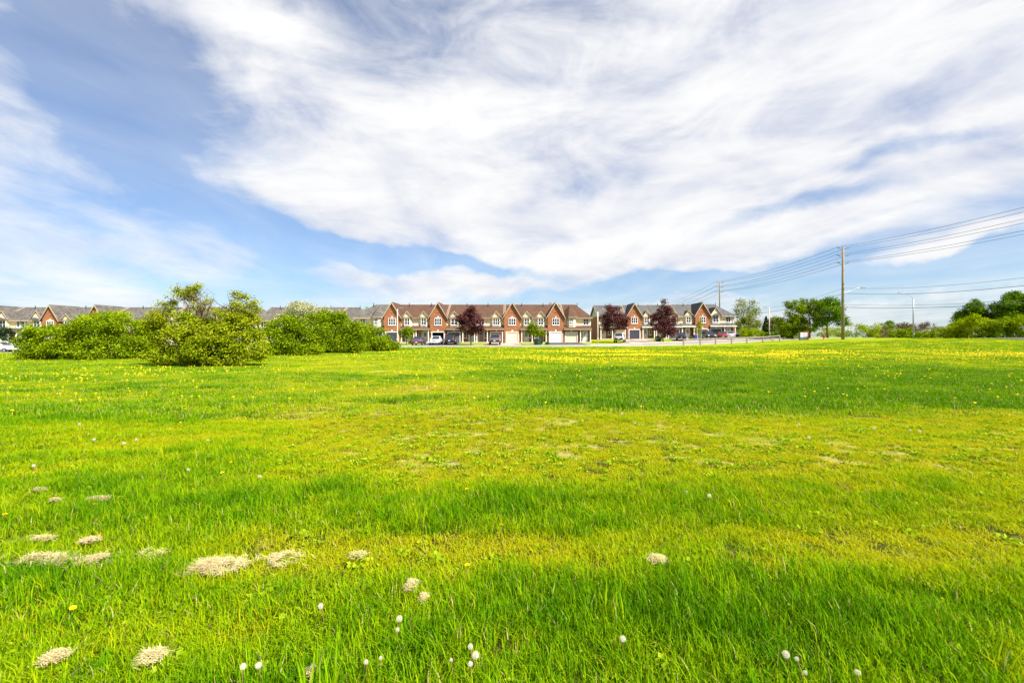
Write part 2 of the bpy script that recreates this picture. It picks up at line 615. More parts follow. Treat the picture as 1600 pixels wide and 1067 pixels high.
# ------------------------------------------------------------------ ground
def build_ground():
    def axis(segs):
        out = [segs[0][0]]
        for a, b, st in segs:
            n = max(1, int(round((b - a) / st)))
            out += list(np.linspace(a, b, n + 1)[1:])
        return np.array(out)
    xs = axis([(-3500, -600, 400), (-600, -150, 45), (-150, -60, 3), (-60, -24, 1.0), (-24, -11, .4), (-11, 11, .14), (11, 24, .4), (24, 60, 1.0), (60, 150, 3), (150, 600, 45), (600, 3500, 400)])
    ys = axis([(-600, -30, 60), (-30, 0, 3), (0, 2, .3), (2, 12, .11), (12, 24, .3), (24, 70, .7), (70, 120, 1.0), (120, 200, 5), (200, 700, 60), (700, 7000, 700)])
    X, Y = np.meshgrid(xs, ys)
    Z = ground(X, Y)
    nx, ny = len(xs), len(ys)
    v = np.stack([X.ravel(), Y.ravel(), Z.ravel()], 1)
    idx = np.arange(nx * ny).reshape(ny, nx)
    q = np.stack([idx[:-1, :-1].ravel(), idx[:-1, 1:].ravel(), idx[1:, 1:].ravel(), idx[1:, :-1].ravel()], 1)
    me = bpy.data.meshes.new('ground')
    me.vertices.add(len(v)); me.vertices.foreach_set('co', v.ravel())
    me.loops.add(q.size); me.loops.foreach_set('vertex_index', q.ravel().astype(np.int32))
    me.polygons.add(len(q))
    me.polygons.foreach_set('loop_start', np.arange(0, q.size, 4, dtype=np.int32))
    me.polygons.foreach_set('use_smooth', np.ones(len(q), bool))
    me.update(); me.validate()
    lush, bare = veg(X.ravel(), Y.ravel())
    for nm, val in (('lush', lush), ('bare', bare), ('sward', sstep(8, 22, Y.ravel()))):
        a = me.attributes.new(nm, 'FLOAT', 'POINT')
        a.data.foreach_set('value', val.astype(np.float32))
    m, W, out = new_mat('field')
    pos = W.n('ShaderNodeNewGeometry').outputs['Position']
    la = W.n('ShaderNodeAttribute', attribute_name='lush').outputs['Fac']
    ba = W.n('ShaderNodeAttribute', attribute_name='bare').outputs['Fac']
    n1 = W.noise(pos, 1.3, 6, .65)
    n2 = W.noise(pos, 9.0, 6, .7)
    n3 = W.noise(pos, .16, 4, .6)
    f = W.math('ADD', la, W.math('MULTIPLY', W.math('SUBTRACT', n1, .5), .9))
    f = W.math('ADD', f, W.math('MULTIPLY', W.math('SUBTRACT', n3, .5), .8), None, True)
    g = W.ramp(f, ((0.0, (.30, .30, .004)), (0.5, (.21, .275, .003)), (1.0, (.09, .18, .003))))
    k = W.maprange(n2, .25, .75, .65, 1.3)
    g = W.mix(1.0, g, W.comb(k, k, k), 'MULTIPLY')
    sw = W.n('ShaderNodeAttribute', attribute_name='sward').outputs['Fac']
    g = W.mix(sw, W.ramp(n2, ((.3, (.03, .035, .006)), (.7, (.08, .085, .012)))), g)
    soil = W.ramp(n2, ((.3, (.17, .16, .03)), (.55, (.32, .28, .08)), (.75, (.46, .38, .17))))
    bb = W.maprange(W.math('ADD', ba, W.math('MULTIPLY', W.math('SUBTRACT', n2, .5), .8)), .35, .75, 0, 1)
    c = W.mix(bb, g, soil)
    principled(W, out, c, 1.0, 0.05, 0, bump(W, W.math('ADD', n2, n1), .9, .06))
    me.materials.append(m)
    o = link_mesh('ground', me)
    tag(o, 'wide rough field of mown green grass with dry patches', None, None, 'structure')


build_ground()


def drape(name, left, right, mat, dz, n=60, kind='structure', thick=None):
    """strip between two polylines laid on the ground"""
    def resample(pts):
        P = np.array(pts, float)
        s = np.concatenate([[0], np.cumsum(np.linalg.norm(np.diff(P, axis=0), axis=1))])
        t = np.linspace(0, s[-1], n)
        return np.stack([np.interp(t, s, P[:, 0]), np.interp(t, s, P[:, 1])], 1)
    A, B = resample(left), resample(right)
    m = 6
    mb = MB()
    for i in range(n):
        for j in range(m + 1):
            p = A[i] + (B[i] - A[i]) * j / m
            mb.v.append((p[0], p[1], gz(p[0], p[1]) + dz))
    for i in range(n - 1):
        for j in range(m):
            a = i * (m + 1) + j
            mb.f.append((a, a + 1, a + m + 2, a + m + 1))
    if thick:
        base = len(mb.v)
        mb.v += [(v[0], v[1], v[2] - thick) for v in mb.v]
        for i in range(n - 1):
            for j in (0, m):
                a = i * (m + 1) + j
                mb.f.append((a, a + m + 1, a + m + 1 + base, a + base))
    o = mb.build(name, mat)
    tag(o, None, None, None, kind)
    return o


def offset(pts, d):
    P = np.array(pts, float)
    T = np.gradient(P, axis=0)
    T /= np.linalg.norm(T, axis=1)[:, None]
    N = np.stack([-T[:, 1], T[:, 0]], 1)
    return [tuple(p) for p in P + N * d]


ROAD = [(-170, 66.5), (-110, 67), (-70, 68.5), (-40, 70), (-20, 71), (0, 71.5), (12, 72.6), (22, 75.8), (32, 80.5), (42, 84.6), (52, 86.8), (66, 87.5)]
drape('residential_street', offset(ROAD, 4.0), offset(ROAD, -4.0), M['asphalt_pale'], .05, 140)
drape('kerb', offset(ROAD, 4.25), offset(ROAD, 4.0), M['kerb'], .16, 140, 'structure', .3)
drape('kerb', offset(ROAD, -4.0), offset(ROAD, -4.25), M['kerb'], .12, 140, 'structure', .3)
drape('sidewalk', offset(ROAD, 6.9), offset(ROAD, 5.5), M['concrete'], .07, 140)
drape('main_road', [(68, -60), (68, 320)], [(81, -60), (81, 320)], M['asphalt'], .06, 120)


# ------------------------------------------------------------------ townhouses
SLOPE = .52
EAVE, RIDGE, RY = 5.1, 7.8, 5.2


def ident(w, mirror):
    if mirror:
        return lambda p: (w - p[0], p[1], p[2])
    return lambda p: p


def add_window(root, xf, x0, x1, z0, z1, y, n=2, rows=2, pale=False, arch=False):
    """white frame with mullions; each pane a sub-part"""
    t = .075
    mb = MB(xf)
    mb.box(x0, x1, y - .07, y + .06, z0, z0 + t)
    mb.box(x0, x1, y - .07, y + .06, z1 - t, z1)
    mb.box(x0, x0 + t, y - .07, y + .06, z0 + t, z1 - t)
    mb.box(x1 - t, x1, y - .07, y + .06, z0 + t, z1 - t)
    mb.box(x0 - .06, x1 + .06, y - .12, y - .0705, z0 - .07, z0 + .01)
    if arch:
        k = 8
        pts = [(x0 + (x1 - x0) * i / k, y - .09, z1 + .17 * sin(pi * i / k)) for i in range(k + 1)]
        mb.slab(pts, (0, .14, 0))
    wp = (x1 - x0 - 2 * t) / n
    for i in range(1, n):
        xx = x0 + t + wp * i
        mb.box(xx - .04, xx + .04, y - .06, y + .05, z0 + t, z1 - t)
    if rows > 1:
        for r in range(1, rows):
            zz = z0 + t + (z1 - z0 - 2 * t) * r / rows
            mb.box(x0 + t, x1 - t, y - .045, y + .03, zz - .022, zz + .022)
    fr = mb.build('window', M['white'], root)
    for i in range(n):
        a = x0 + t + wp * i + (.04 if i else 0)
        b = x0 + t + wp * (i + 1) - (.04 if i < n - 1 else 0)
        MB(xf).box(a + .002, b - .002, y - .02, y + .02, z0 + t + .002, z1 - t - .002).build('pane', M['glass_pale'] if pale else M['glass'], fr)
    return fr


def garage_door(root, xf, x0, x1, z1, y, mat):
    g = MB(xf)
    g.box(x0 - .13, x0, y - .09, y + .06, 0, z1 + .13)
    g.box(x1, x1 + .13, y - .09, y + .06, 0, z1 + .13)
    g.box(x0, x1, y - .09, y + .06, z1, z1 + .13)
    fr = g.build('garage_door', M['white'] if mat is not M['door_cream'] else M['trim'], root)
    if mat is None:
        return
    h = z1 / 4
    for i in range(4):
        p = MB(xf)
        z0 = h * i + .012
        p.box(x0 + .005, x1 - .005, y + .03, y + .07, z0, h * (i + 1) - .012)
        k = 4
        wd = (x1 - x0) / k
        for j in range(k):
            p.box(x0 + wd * j + .09, x0 + wd * (j + 1) - .09, y + .015, y + .0305, z0 + .09, h * (i + 1) - .10)
        p.build('panel', mat, fr)


def front_door(root, xf, x0, x1, z0, z1, y, mat):
    mb = MB(xf)
    mb.box(x0 - .1, x0, y - .06, y + .05, z0, z1 + .1)
    mb.box(x1, x1 + .1, y - .06, y + .05, z0, z1 + .1)
    mb.box(x0, x1, y - .06, y + .05, z1, z1 + .1)
    fr = mb.build('door_frame', M['trim'], root)
    d = MB(xf).box(x0 + .003, x1 - .003, y - .01, y + .04, z0, z1 - .003)
    d.box(x0 + .12, x1 - .12, y - .03, y - .0105, z0 + .15, z0 + .85)
    d.build('front_door', mat, fr)
    MB(xf).box(x0 + .2, x1 - .2, y - .035, y - .012, z0 + 1.0, z1 - .25).build('pane', M['glass_pale'], fr)
    MB(xf).box(x0 + .06, x0 + .11, y - .07, y - .0105, z0 + .95, z0 + 1.07).build('handle', M['metal_grey'], fr)


def townhouse(label, X, Y, Z, w=6.0, kind='G', mirror=False, roof='roof_brown', gar='door_grey',
              end=None, open_garage=False, dormer='small', door='door_pale', arch=False, twin=2, vent=False):
    root = empty('townhouse', (X, Y, Z))
    tag(root, label, 'house', 'brick and siding townhouses in rows along the street')
    xf = ident(w, mirror)
    rm = M[roof]
    bw = MB(xf)
    # -------- side and back walls (party walls stand 1 cm inside the unit)
    hi = 0.0 if end else .01
    bw.box(w - .2 - hi, w - hi, .02, 10.3, -.6, 5.0)
    bw.box(.01, .2, .02, 10.3, -.6, 5.0)
    bw.box(.2, w - .2 - hi, 10.1, 10.3, -.6, 5.0)
    G = kind == 'G'
    gw = 3.1
    yg = -.9 if G else -.62
    gx0, gx1 = (.42, 2.68) if G else (.38, 2.62)
    gtop = 2.0
    if G:
        wx0, wx1, wz0, wz1 = .86, 2.24, 3.38, 4.72
        bw.wall(0, gw, -.6, EAVE, yg, [(gx0, gx1, 0, gtop), (wx0, wx1, wz0, wz1)])
        bw.poly([(0, yg, EAVE), (gw, yg, EAVE), (gw / 2, yg, 7.72)])
        for xx in (0, gw):
            bw.poly([(xx, yg, -.6), (xx, .3, -.6), (xx, .3, EAVE), (xx, yg, EAVE)])
        # porch recess wall
        bw.wall(gw, w - .2, -.6, 2.75, .45, [], 0)
    else:
        bw.wall(0, 2.95, -.6, 2.62, yg, [(gx0, gx1, 0, gtop)])
        for xx in (0, 2.95):
            bw.poly([(xx, yg, -.6), (xx, .45, -.6), (xx, .45, 2.62), (xx, yg, 2.62)])
        bw.wall(2.95, w - .2, -.6, 2.75, .45, [], 0)
    bw.build('brick_wall', M['brick'], root)
    # -------- garage
    if open_garage:
        garage_door(root, xf, gx0, gx1, gtop, yg, None)
        bx = MB(xf)
        bx.poly([(gx0 - .1, yg + .15, .01), (gx1 + .1, yg + .15, .01), (gx1 + .1, 5, .01), (gx0 - .1, 5, .01)])
        bx.poly([(gx0 - .1, 5, 0), (gx1 + .1, 5, 0), (gx1 + .1, 5, 2.4), (gx0 - .1, 5, 2.4)])
        for xx in (gx0 - .1, gx1 + .1):
            bx.poly([(xx, yg + .15, 0), (xx, 5, 0), (xx, 5, 2.4), (xx, yg + .15, 2.4)])
        bx.poly([(gx0 - .1, yg + .15, 2.4), (gx1 + .1, yg + .15, 2.4), (gx1 + .1, 5, 2.4), (gx0 - .1, 5, 2.4)])
        bx.build('garage_interior', M['door_grey'], root)
    else:
        garage_door(root, xf, gx0, gx1, gtop, yg, M[gar])
    # keystone above the garage
    c = (gx0 + gx1) / 2
    MB(xf).slab([(c - .10, yg - .05, 2.16), (c + .10, yg - .05, 2.16), (c + .16, yg - .05, 2.48), (c - .16, yg - .05, 2.48)], (0, .048, 0)).build('keystone', M['trim'], root)
    # -------- upper siding wall with bay
    sx0 = gw if G else 0.0
    sw = MB(xf)
    if G:
        b0, b1 = 3.55, 5.25
    else:
        b0, b1 = .55, 2.55
    zb0, zb1 = 3.0, EAVE
    pr = .42
    big = kind == 'E'
    sw.wall(sx0, w - .005, 2.6, EAVE, 0.0, [(b0, b1, zb0, zb1)], 0)
    # bay box with splayed sides
    sp = .22 if not big else .5
    if big:
        pr = .8
    sw.poly([(b0 + sp, -pr, zb0), (b1 - sp, -pr, zb0), (b1 - sp, -pr, zb1), (b0 + sp, -pr, zb1)])
    sw.poly([(b0, 0, zb0), (b0 + sp, -pr, zb0), (b0 + sp, -pr, zb1), (b0, 0, zb1)])
    sw.poly([(b1 - sp, -pr, zb0), (b1, 0, zb0), (b1, 0, zb1), (b1 - sp, -pr, zb1)])
    sw.poly([(b0, 0, zb0), (b1, 0, zb0), (b1 - sp, -pr, zb0), (b0 + sp, -pr, zb0)])
    sw.build('siding_wall', M['siding'], root)
    # floor of the upper storey over the porch
    MB(xf).box(sx0 + .01, w - .21, .005, .6, 2.55, 2.62).build('porch_ceiling', M['trim'], root)
    add_window(root, xf, b0 + sp + .12, b1 - sp - .12, 3.42, 4.74, -pr, twin, 2)
    if not G:
        add_window(root, xf, 3.9, 5.0, 3.42, 4.7, 0.0, 2, 2)
    if big:
        for s in (0, 1):
            pass
    # corner trim boards
    tb = MB(xf)
    tb.box(w - .16, w - .01, -.03, -.001, 2.62, EAVE - .1)
    tb.build('corner_board', M['trim'], root)
    # -------- gable window, vent, keystone
    if G:
        add_window(root, xf, wx0, wx1, wz0, wz1, yg, 3, 2, False, arch)
        MB(xf).slab([(1.47, yg - .05, wz1 + .06), (1.63, yg - .05, wz1 + .06), (1.70, yg - .05, wz1 + .38), (1.40, yg - .05, wz1 + .38)], (0, .048, 0)).build('keystone', M['trim'], root)
        MB(xf).box(1.27, 1.83, yg - .035, yg - .001, 5.72, 5.84).build('brick_band', M['brick_dark'], root)
        MB(xf).box(1.30, 1.80, yg - .035, yg - .001, 6.38, 6.48).build('brick_band', M['brick_dark'], root)
    # -------- porch
    p0 = gw if G else 2.95
    MB(xf).box(p0 + .02, w - .02, -1.15, .45, -.6, .14).build('porch_floor', M['concrete'], root)
    for xx in ((p0 + .30, w - .22)):
        po = MB(xf).box(xx - .085, xx + .085, -1.02, -.85, .14, 2.5)
        po.box(xx - .13, xx + .13, -1.06, -.81, .14, .30).box(xx - .12, xx + .12, -1.05, -.82, 2.38, 2.5)
        po.build('porch_post', M['trim'], root)
    rx0 = (p0 + .005) if G else -.02
    pr_ = MB(xf)
    yf = -1.25
    pr_.slab([(rx0, yf, 2.66), (w, yf, 2.66), (w, -.004, 3.32), (rx0, -.004, 3.32)], (0, 0, -.12))
    pr_.build('porch_roof', rm, root)
    MB(xf).box(rx0 + .01, w - .005, yf - .06, yf - .003, 2.46, 2.67).build('porch_gutter', M['gutter'] if roof != 'roof_grey' else M['trim'], root)
    MB(xf).box(p0 + .03, w - .05, -1.02, -.86, 2.501, 2.545).build('porch_beam', M['trim'], root)
    front_door(root, xf, w - 1.45 if not G else p0 + .75, w - .55 if not G else p0 + 1.65, .14, 2.2, .45, M[door])
    add_window(root, xf, p0 + .35 if not G else w - .98, p0 + .95 if not G else w - .42, .95, 2.1, .45, 1, 2)
    MB(xf).box(gx1 + .16, gx1 + .28, yg - .13, yg - .002, 1.62, 1.86).build('wall_lantern', M['dark_plastic'], root)
    # -------- main roof
    ze = EAVE - SLOPE * .45
    rf = MB(xf)
    th = (0, 0, -.16)
    x0 = 0.0
    if end == 'hip':
        rf.slab([(x0, -.45, ze), (w + .40, -.45, ze), (w - 2.3, RY, RIDGE), (x0, RY, RIDGE)], th)
        rf.slab([(w + .40, -.45, ze), (w + .40, 2 * RY + .45, ze), (w - 2.3, RY, RIDGE)], th)
        rf.slab([(w + .40, 2 * RY + .45, ze), (x0, 2 * RY + .45, ze), (x0, RY, RIDGE), (w - 2.3, RY, RIDGE)], th)
    else:
        xr = w + (.35 if end else 0)
        rf.slab([(x0, -.45, ze), (xr, -.45, ze), (xr, RY, RIDGE), (x0, RY, RIDGE)], th)
        rf.slab([(xr, 2 * RY + .45, ze), (x0, 2 * RY + .45, ze), (x0, RY, RIDGE), (xr, RY, RIDGE)], th)
    ro = rf.build('roof', rm, root)
    # party line strip and vent stacks
    MB(xf).slab([(.06, -.40, ze + .05), (.20, -.40, ze + .05), (.20, RY, RIDGE + .05), (.06, RY, RIDGE + .05)], (0, 0, -.06)).build('party_wall_flashing', M['gutter'], ro)
    MB(xf).tube([(w * .62, RY - .9, RIDGE - .8), (w * .62, RY - .9, RIDGE + .25)], .07, 8).build('vent_pipe', M['dark_plastic'], ro)
    if vent:
        MB(xf).box(w * .3, w * .3 + .55, RY + .2, RY + .75, RIDGE - .3, RIDGE + .45).build('chimney', M['gutter'], ro)
    MB(xf).box(sx0 + (.36 if G else 0), w + (.3 if end else -.004), -.53, -.453, ze - .20, ze - .02).build('gutter', M['gutter'] if roof == 'roof_brown' else M['fascia'], root)
    # soffit
    MB(xf).poly([(sx0, -.45, ze - .17), (w, -.45, ze - .17), (w, 0, ze - .165), (sx0, 0, ze - .165)]).build('soffit', M['trim'], root)
    MB(xf).tube([(w - .3, -.49, ze - .2), (w - .3, -.06, ze - .5), (w - .3, -.06, 3.3)], .045, 6).build('downspout', M['trim'], root)
    # -------- front gable roof
    if G:
        xc = gw / 2
        k = (7.72 - EAVE) / (gw / 2)
        ov = 1.90
        zt = 7.92
        gr = MB(xf)
        for s in (-1, 1):
            gr.slab([(xc, yg - .32, zt), (xc + s * ov, yg - .32, zt - k * ov), (xc + s * ov, RY + .1, zt - k * ov), (xc, RY + .1, zt)], (0, 0, -.14))
        gr.build('gable_roof', rm, root)
        fb = MB(xf)
        for s in (-1, 1):
            fb.slab([(xc, yg - .36, zt + .02), (xc + s * (ov + .03), yg - .36, zt - k * (ov + .02)), (xc + s * (ov + .03), yg - .36, zt - k * (ov + .02) - .20), (xc, yg - .36, zt - .34)], (0, .037, 0))
        fb.build('rake_board', M['fascia'], root)
    # -------- dormer over the bay
    bc = (b0 + b1) / 2
    if kind == 'E':
        tr = MB(xf)
        e0, e1, f0, f1 = b0 - .25, b1 + .25, b0 + sp - .2, b1 - sp + .2
        yy = -pr - .35
        zc = EAVE - .12
        apex = (bc, 2.4, 7.5)
        ring = [(e0, -.1, zc), (f0, yy, zc), (f1, yy, zc), (e1, -.1, zc), (e1, 2.2, zc + 1.2), (e0, 2.2, zc + 1.2)]
        for a, b in zip(ring, ring[1:] + ring[:1]):
            tr.poly([a, b, apex])
        tr.poly(ring)
        tr.build('turret_roof', rm, root)
        gm = MB(xf)
        for a, b in zip(ring[:3], ring[1:4]):
            gm.slab([a, b, (b[0], b[1], b[2] - .16), (a[0], a[1], a[2] - .16)], (0, -.03, 0))
        gm.build('turret_gutter', M['gutter'], root)
    elif dormer:
        dw, dz = (.98, 1.12) if dormer == 'small' else (1.25, 1.75)
        z0 = EAVE - .10
        yy = -pr - .05
        dn = 'dormer'
        MB(xf).slab([(bc - dw + .1, yy, z0), (bc + dw - .1, yy, z0), (bc, yy, z0 + dz - .1)], (0, .08, 0)).build(dn, M['siding'], root)
        dr = MB(xf)
        for s in (-1, 1):
            dr.slab([(bc, yy - .2, z0 + dz + .03), (bc + s * (dw + .08), yy - .2, z0 - .06), (bc + s * (dw + .08), 3.4, z0 - .06), (bc, 3.4, z0 + dz + .03)], (0, 0, -.09))
        dr.build('dormer_roof', rm, root)
        fb = MB(xf)
        for s in (-1, 1):
            fb.slab([(bc, yy - .235, z0 + dz + .04), (bc + s * (dw + .09), yy - .235, z0 - .05), (bc + s * (dw + .09), yy - .235, z0 - .17), (bc, yy - .235, z0 + dz - .14)], (0, .032, 0))
        fb.build('rake_board', M['fascia'], root)
        if dormer == 'tall':
            hd = MB(xf)
            k = 8
            for i in range(k):
                a0, a1 = pi * i / k, pi * (i + 1) / k
                p = lambda a, y_, s_: (bc + .86 * s_ * cos(a), y_, 4.86 + .52 * s_ * sin(a))
                hd.poly([p(a0, -pr - .5, 1), p(a1, -pr - .5, 1), p(a1, -pr - .06, .75), p(a0, -pr - .06, .75)])
                hd.poly([p(a0, -pr - .5, 1), p(a1, -pr - .5, 1), (bc, -pr - .5, 4.86)])
            hd.build('window_hood', M['door_grey'], root)
    # -------- end walls
    if end:
        ew = MB(xf)
        ew.box(w - .005, w + .055, -.02, 10.32, -.6, EAVE - .02)
        ew.build('end_wall', M['brick'], root)
        if end == 'gable':
            g2 = MB(xf)
            g2.slab([(w - .005, -.02, EAVE - .02), (w - .005, 10.32, EAVE - .02), (w - .005, RY, RIDGE - .14)], (.05, 0, 0))
            g2.build('end_gable', M['siding_grey'], root)
            rb = MB(xf)
            for s in (-1, 1):
                ya = RY + s * (RY + .45)
                rb.slab([(w + .353, RY, RIDGE), (w + .353, ya, ze), (w + .353, ya, ze - .22), (w + .353, RY, RIDGE - .26)], (.04, 0, 0))
            rb.build('rake_board', M['fascia'], root)
    return root


def driveway(x0, x1, Y0, z0, mat, spread=0.0):
    """from the garage at Y0 down to the street's kerb"""
    xs = [p[0] for p in ROAD]; ys = [p[1] for p in ROAD]
    y_end = float(np.interp((x0 + x1) / 2, xs, ys)) + 4.2
    mb = MB()
    n = 14
    for i in range(n + 1):
        t = i / n
        y = Y0 + (y_end - Y0) * t
        a, b = x0 - spread * t, x1 + spread * t
        for k in range(4):
            x = a + (b - a) * k / 3
            zz = gz(x, y) + .085
            zz = zz * min(1, t * 3.5) + (z0 + .004) * (1 - min(1, t * 3.5))
            mb.v.append((x, y, max(zz, gz(x, y) + .085)))
    for i in range(n):
        for k in range(3):
            a = i * 4 + k
            mb.f.append((a, a + 1, a + 5, a + 4))
    o = mb.build('driveway', mat)
    tag(o, None, None, None, 'structure')


# main row: facade at 89 m
YM, ZM = 89.0, .43
mx = lambda px: PX(px, YM)
main = [
    # px0, px1, kind, mirror, args
    (569, 602, 'E', True, dict(label='narrow corner townhouse with patchy grey hipped roof at the end of the brown-roofed row', roof='roof_weathered', gar='door_grey', end='hip', w=5.8), 602),
    (602, 650, 'G', False, dict(label='brick gabled townhouse with dark garage door behind the concrete street lamp and small green tree', gar='door_dark'), None),
    (650, 698, 'G', True, dict(label='brick gabled townhouse with its garage standing open behind the white sedan', open_garage=True, arch=True, door='door_pale'), None),
    (698, 744, 'B', False, dict(label='cream townhouse with grey garage door behind the black hatchback beside the purple maple', gar='door_grey', twin=2), None),
    (744, 788, 'B', True, dict(label='cream townhouse with brown garage door behind the parked dark grey pickup', gar='door_brown', door='door_brown', twin=3, vent=False), None),
    (788, 833, 'G', False, dict(label='brick gabled townhouse with closed cream garage door and arched upper window', gar='door_cream', arch=True, door='door_cream'), None),
    (833, 880, 'G', True, dict(label='brick gabled townhouse with bright white garage door beside the young green tree', gar='door_white', vent=True, door='door_brown'), None),
    (880, 923, 'E', False, dict(label='end townhouse with pointed turret roof over its bay and a corner porch', gar='door_cream', end='hip', twin=3), None),
]
for p0, p1, kd, mir, kw, right in main:
    kw = dict(kw)
    w = kw.pop('w', None) or (mx(p1) - mx(p0))
    X = mx(p1) - w if right else mx(p0)
    townhouse(X=X, Y=YM, Z=ZM, w=w, kind=kd, mirror=mir, **kw)
    g0, g1 = (.30, 2.8) if kd == 'G' else (.28, 2.75)
    a, b = (X + w - g1, X + w - g0) if mir else (X + g0, X + g1)
    yg = YM - .75
    mt = {650: 'asphalt', 602: 'concrete', 698: 'asphalt', 744: 'paving', 788: 'paving', 833: 'asphalt', 880: 'asphalt', 569: 'asphalt'}[p0]
    driveway(a, b, yg, ZM, M[mt], .5)

# right row at 100 m
Y3 = 100.0
m3 = lambda px: PX(px, Y3)
right_row = [
    (936, 978.5, 'B', True, dict(label='grey-roofed end townhouse with brick side wall behind the silver car and purple maple', gar='door_cream', end='gable'), 1.04),
    (978.5, 1022, 'G', False, dict(label='grey-roofed brick gabled townhouse with black garage door between two purple maples', gar='door_dark'), 1.08),
    (1022, 1062, 'B', True, dict(label='grey-roofed cream townhouse mostly hidden behind the cone-shaped purple maple', gar='door_grey'), 1.14),
    (1062, 1106, 'G', True, dict(label='grey-roofed brick gabled townhouse behind the thin young tree and dark van', gar='door_grey', door='door_white'), 1.22),
    (1106, 1147, 'B', False, dict(label='grey-roofed end townhouse with tall dormer and glazed white porch', gar='door_dark', dormer='tall', end='hip', door='door_white'), 1.30),
]
for p0, p1, kd, mir, kw, z in right_row:
    X, w = m3(p0), m3(p1) - m3(p0)
    townhouse(X=X, Y=Y3, Z=z, w=w, kind=kd, mirror=mir, roof='roof_grey', **kw)
    g0, g1 = (.30, 2.8) if kd == 'G' else (.28, 2.75)
    a, b = (X + w - g1, X + w - g0) if mir else (X + g0, X + g1)
    driveway(a, b, Y3 - .75, z, M['paving' if p0 < 1000 else 'asphalt_pale'], .8)

# left rows at 91 m, mostly behind the bushes
YL = 91.0
ml = lambda px: PX(px, YL)
left_rows = [
    (-48, -4, 'G', True, dict(label='brick gabled townhouse at the far edge of the weathered-roof rows'), None),
    (-4, 35, 'B', False, dict(label='cream townhouse with tall dormer above the white parked cars', dormer='tall', end='gable'), None),
    (39, 73.5, 'B', True, dict(label='narrow cream townhouse with tall dormer beside a lone brick gable', dormer='tall', end='gable'), None),
    (73.5, 121, 'G', False, dict(label='weathered-roof townhouse with a lone tall brick gable above the bushes', arch=True), None),
    (121, 168, 'G', True, dict(label='weathered-roof townhouse whose brick gable peak just clears the lime bush'), None),
    (168, 214, 'B', False, dict(label='weathered-roof townhouse behind the lime bush beside the hawthorn'), None),
    (214, 261, 'B', True, dict(label='weathered-roof townhouse behind the leafy left half of the hawthorn'), None),
    (261, 308, 'B', False, dict(label='weathered-roof townhouse behind the bare twigs of the hawthorn'), None),
    (308, 355, 'B', True, dict(label='weathered-roof townhouse behind the leafy right half of the hawthorn'), None),
    (355, 401, 'B', False, dict(label='end townhouse with weathered roof just behind the edge of the hawthorn', end='hip'), None),
    (405, 447, 'B', True, dict(label='weathered-roof townhouse with small cream dormer between hawthorn and blossoming bush', end='gable'), None),
    (447, 489, 'B', False, dict(label='weathered-roof townhouse right behind the white-blossoming bush'), None),
    (489, 528, 'B', True, dict(label='weathered-roof townhouse with long plain ridge beyond the blossoming bush', dormer=None), None),
    (528, 566, 'B', False, dict(label='end townhouse with wide cream gable next to the grey-hipped corner house', dormer='tall', end='hip'), None),
]
for p0, p1, kd, mir, kw, _ in left_rows:
    kw = dict(kw)
    townhouse(X=ml(p0), Y=YL, Z=0.02, w=ml(p1) - ml(p0), kind=kd, mirror=mir, roof='roof_weathered', gar='door_cream', **kw)
for px in (8, 60, 92):
    driveway(ml(px) - 1.3, ml(px) + 1.3, YL - .8, .02, M['concrete'], .5)

# ------------------------------------------------------------------ foliage
def leaf_mesh(name, C, size, mat, up=0.35, aspect=.55, seed=0, outward=None):
    """one small pointed leaf blade of two faces at every centre C"""
    g = np.random.default_rng(seed)
    n = len(C)
    nrm = g.normal(size=(n, 3)); nrm[:, 2] += up * 2
    if outward is not None:
        nrm += outward * .9
    nrm /= np.linalg.norm(nrm, axis=1)[:, None]
    a = np.cross(nrm, g.normal(size=(n, 3)))
    a /= np.linalg.norm(a, axis=1)[:, None] + 1e-9
    b = np.cross(nrm, a)
    s = size * g.uniform(.6, 1.35, n)[:, None]
    fold = nrm * s * .14
    V = np.empty((n, 4, 3))
    V[:, 0] = C - a * s * .5
    V[:, 1] = C + b * s * .5 * aspect + fold
    V[:, 2] = C + a * s * .5
    V[:, 3] = C - b * s * .5 * aspect + fold
    base = np.arange(n) * 4
    T = np.empty((n, 2, 3), np.int64)
    T[:, 0] = np.stack([base, base + 1, base + 2], 1)
    T[:, 1] = np.stack([base, base + 2, base + 3], 1)
    me = bpy.data.meshes.new(name)
    me.vertices.add(n * 4); me.vertices.foreach_set('co', V.ravel())
    me.loops.add(n * 6); me.loops.foreach_set('vertex_index', T.ravel().astype(np.int32))
    me.polygons.add(n * 2)
    me.polygons.foreach_set('loop_start', np.arange(0, n * 6, 3, dtype=np.int32))
    me.update()
    return me


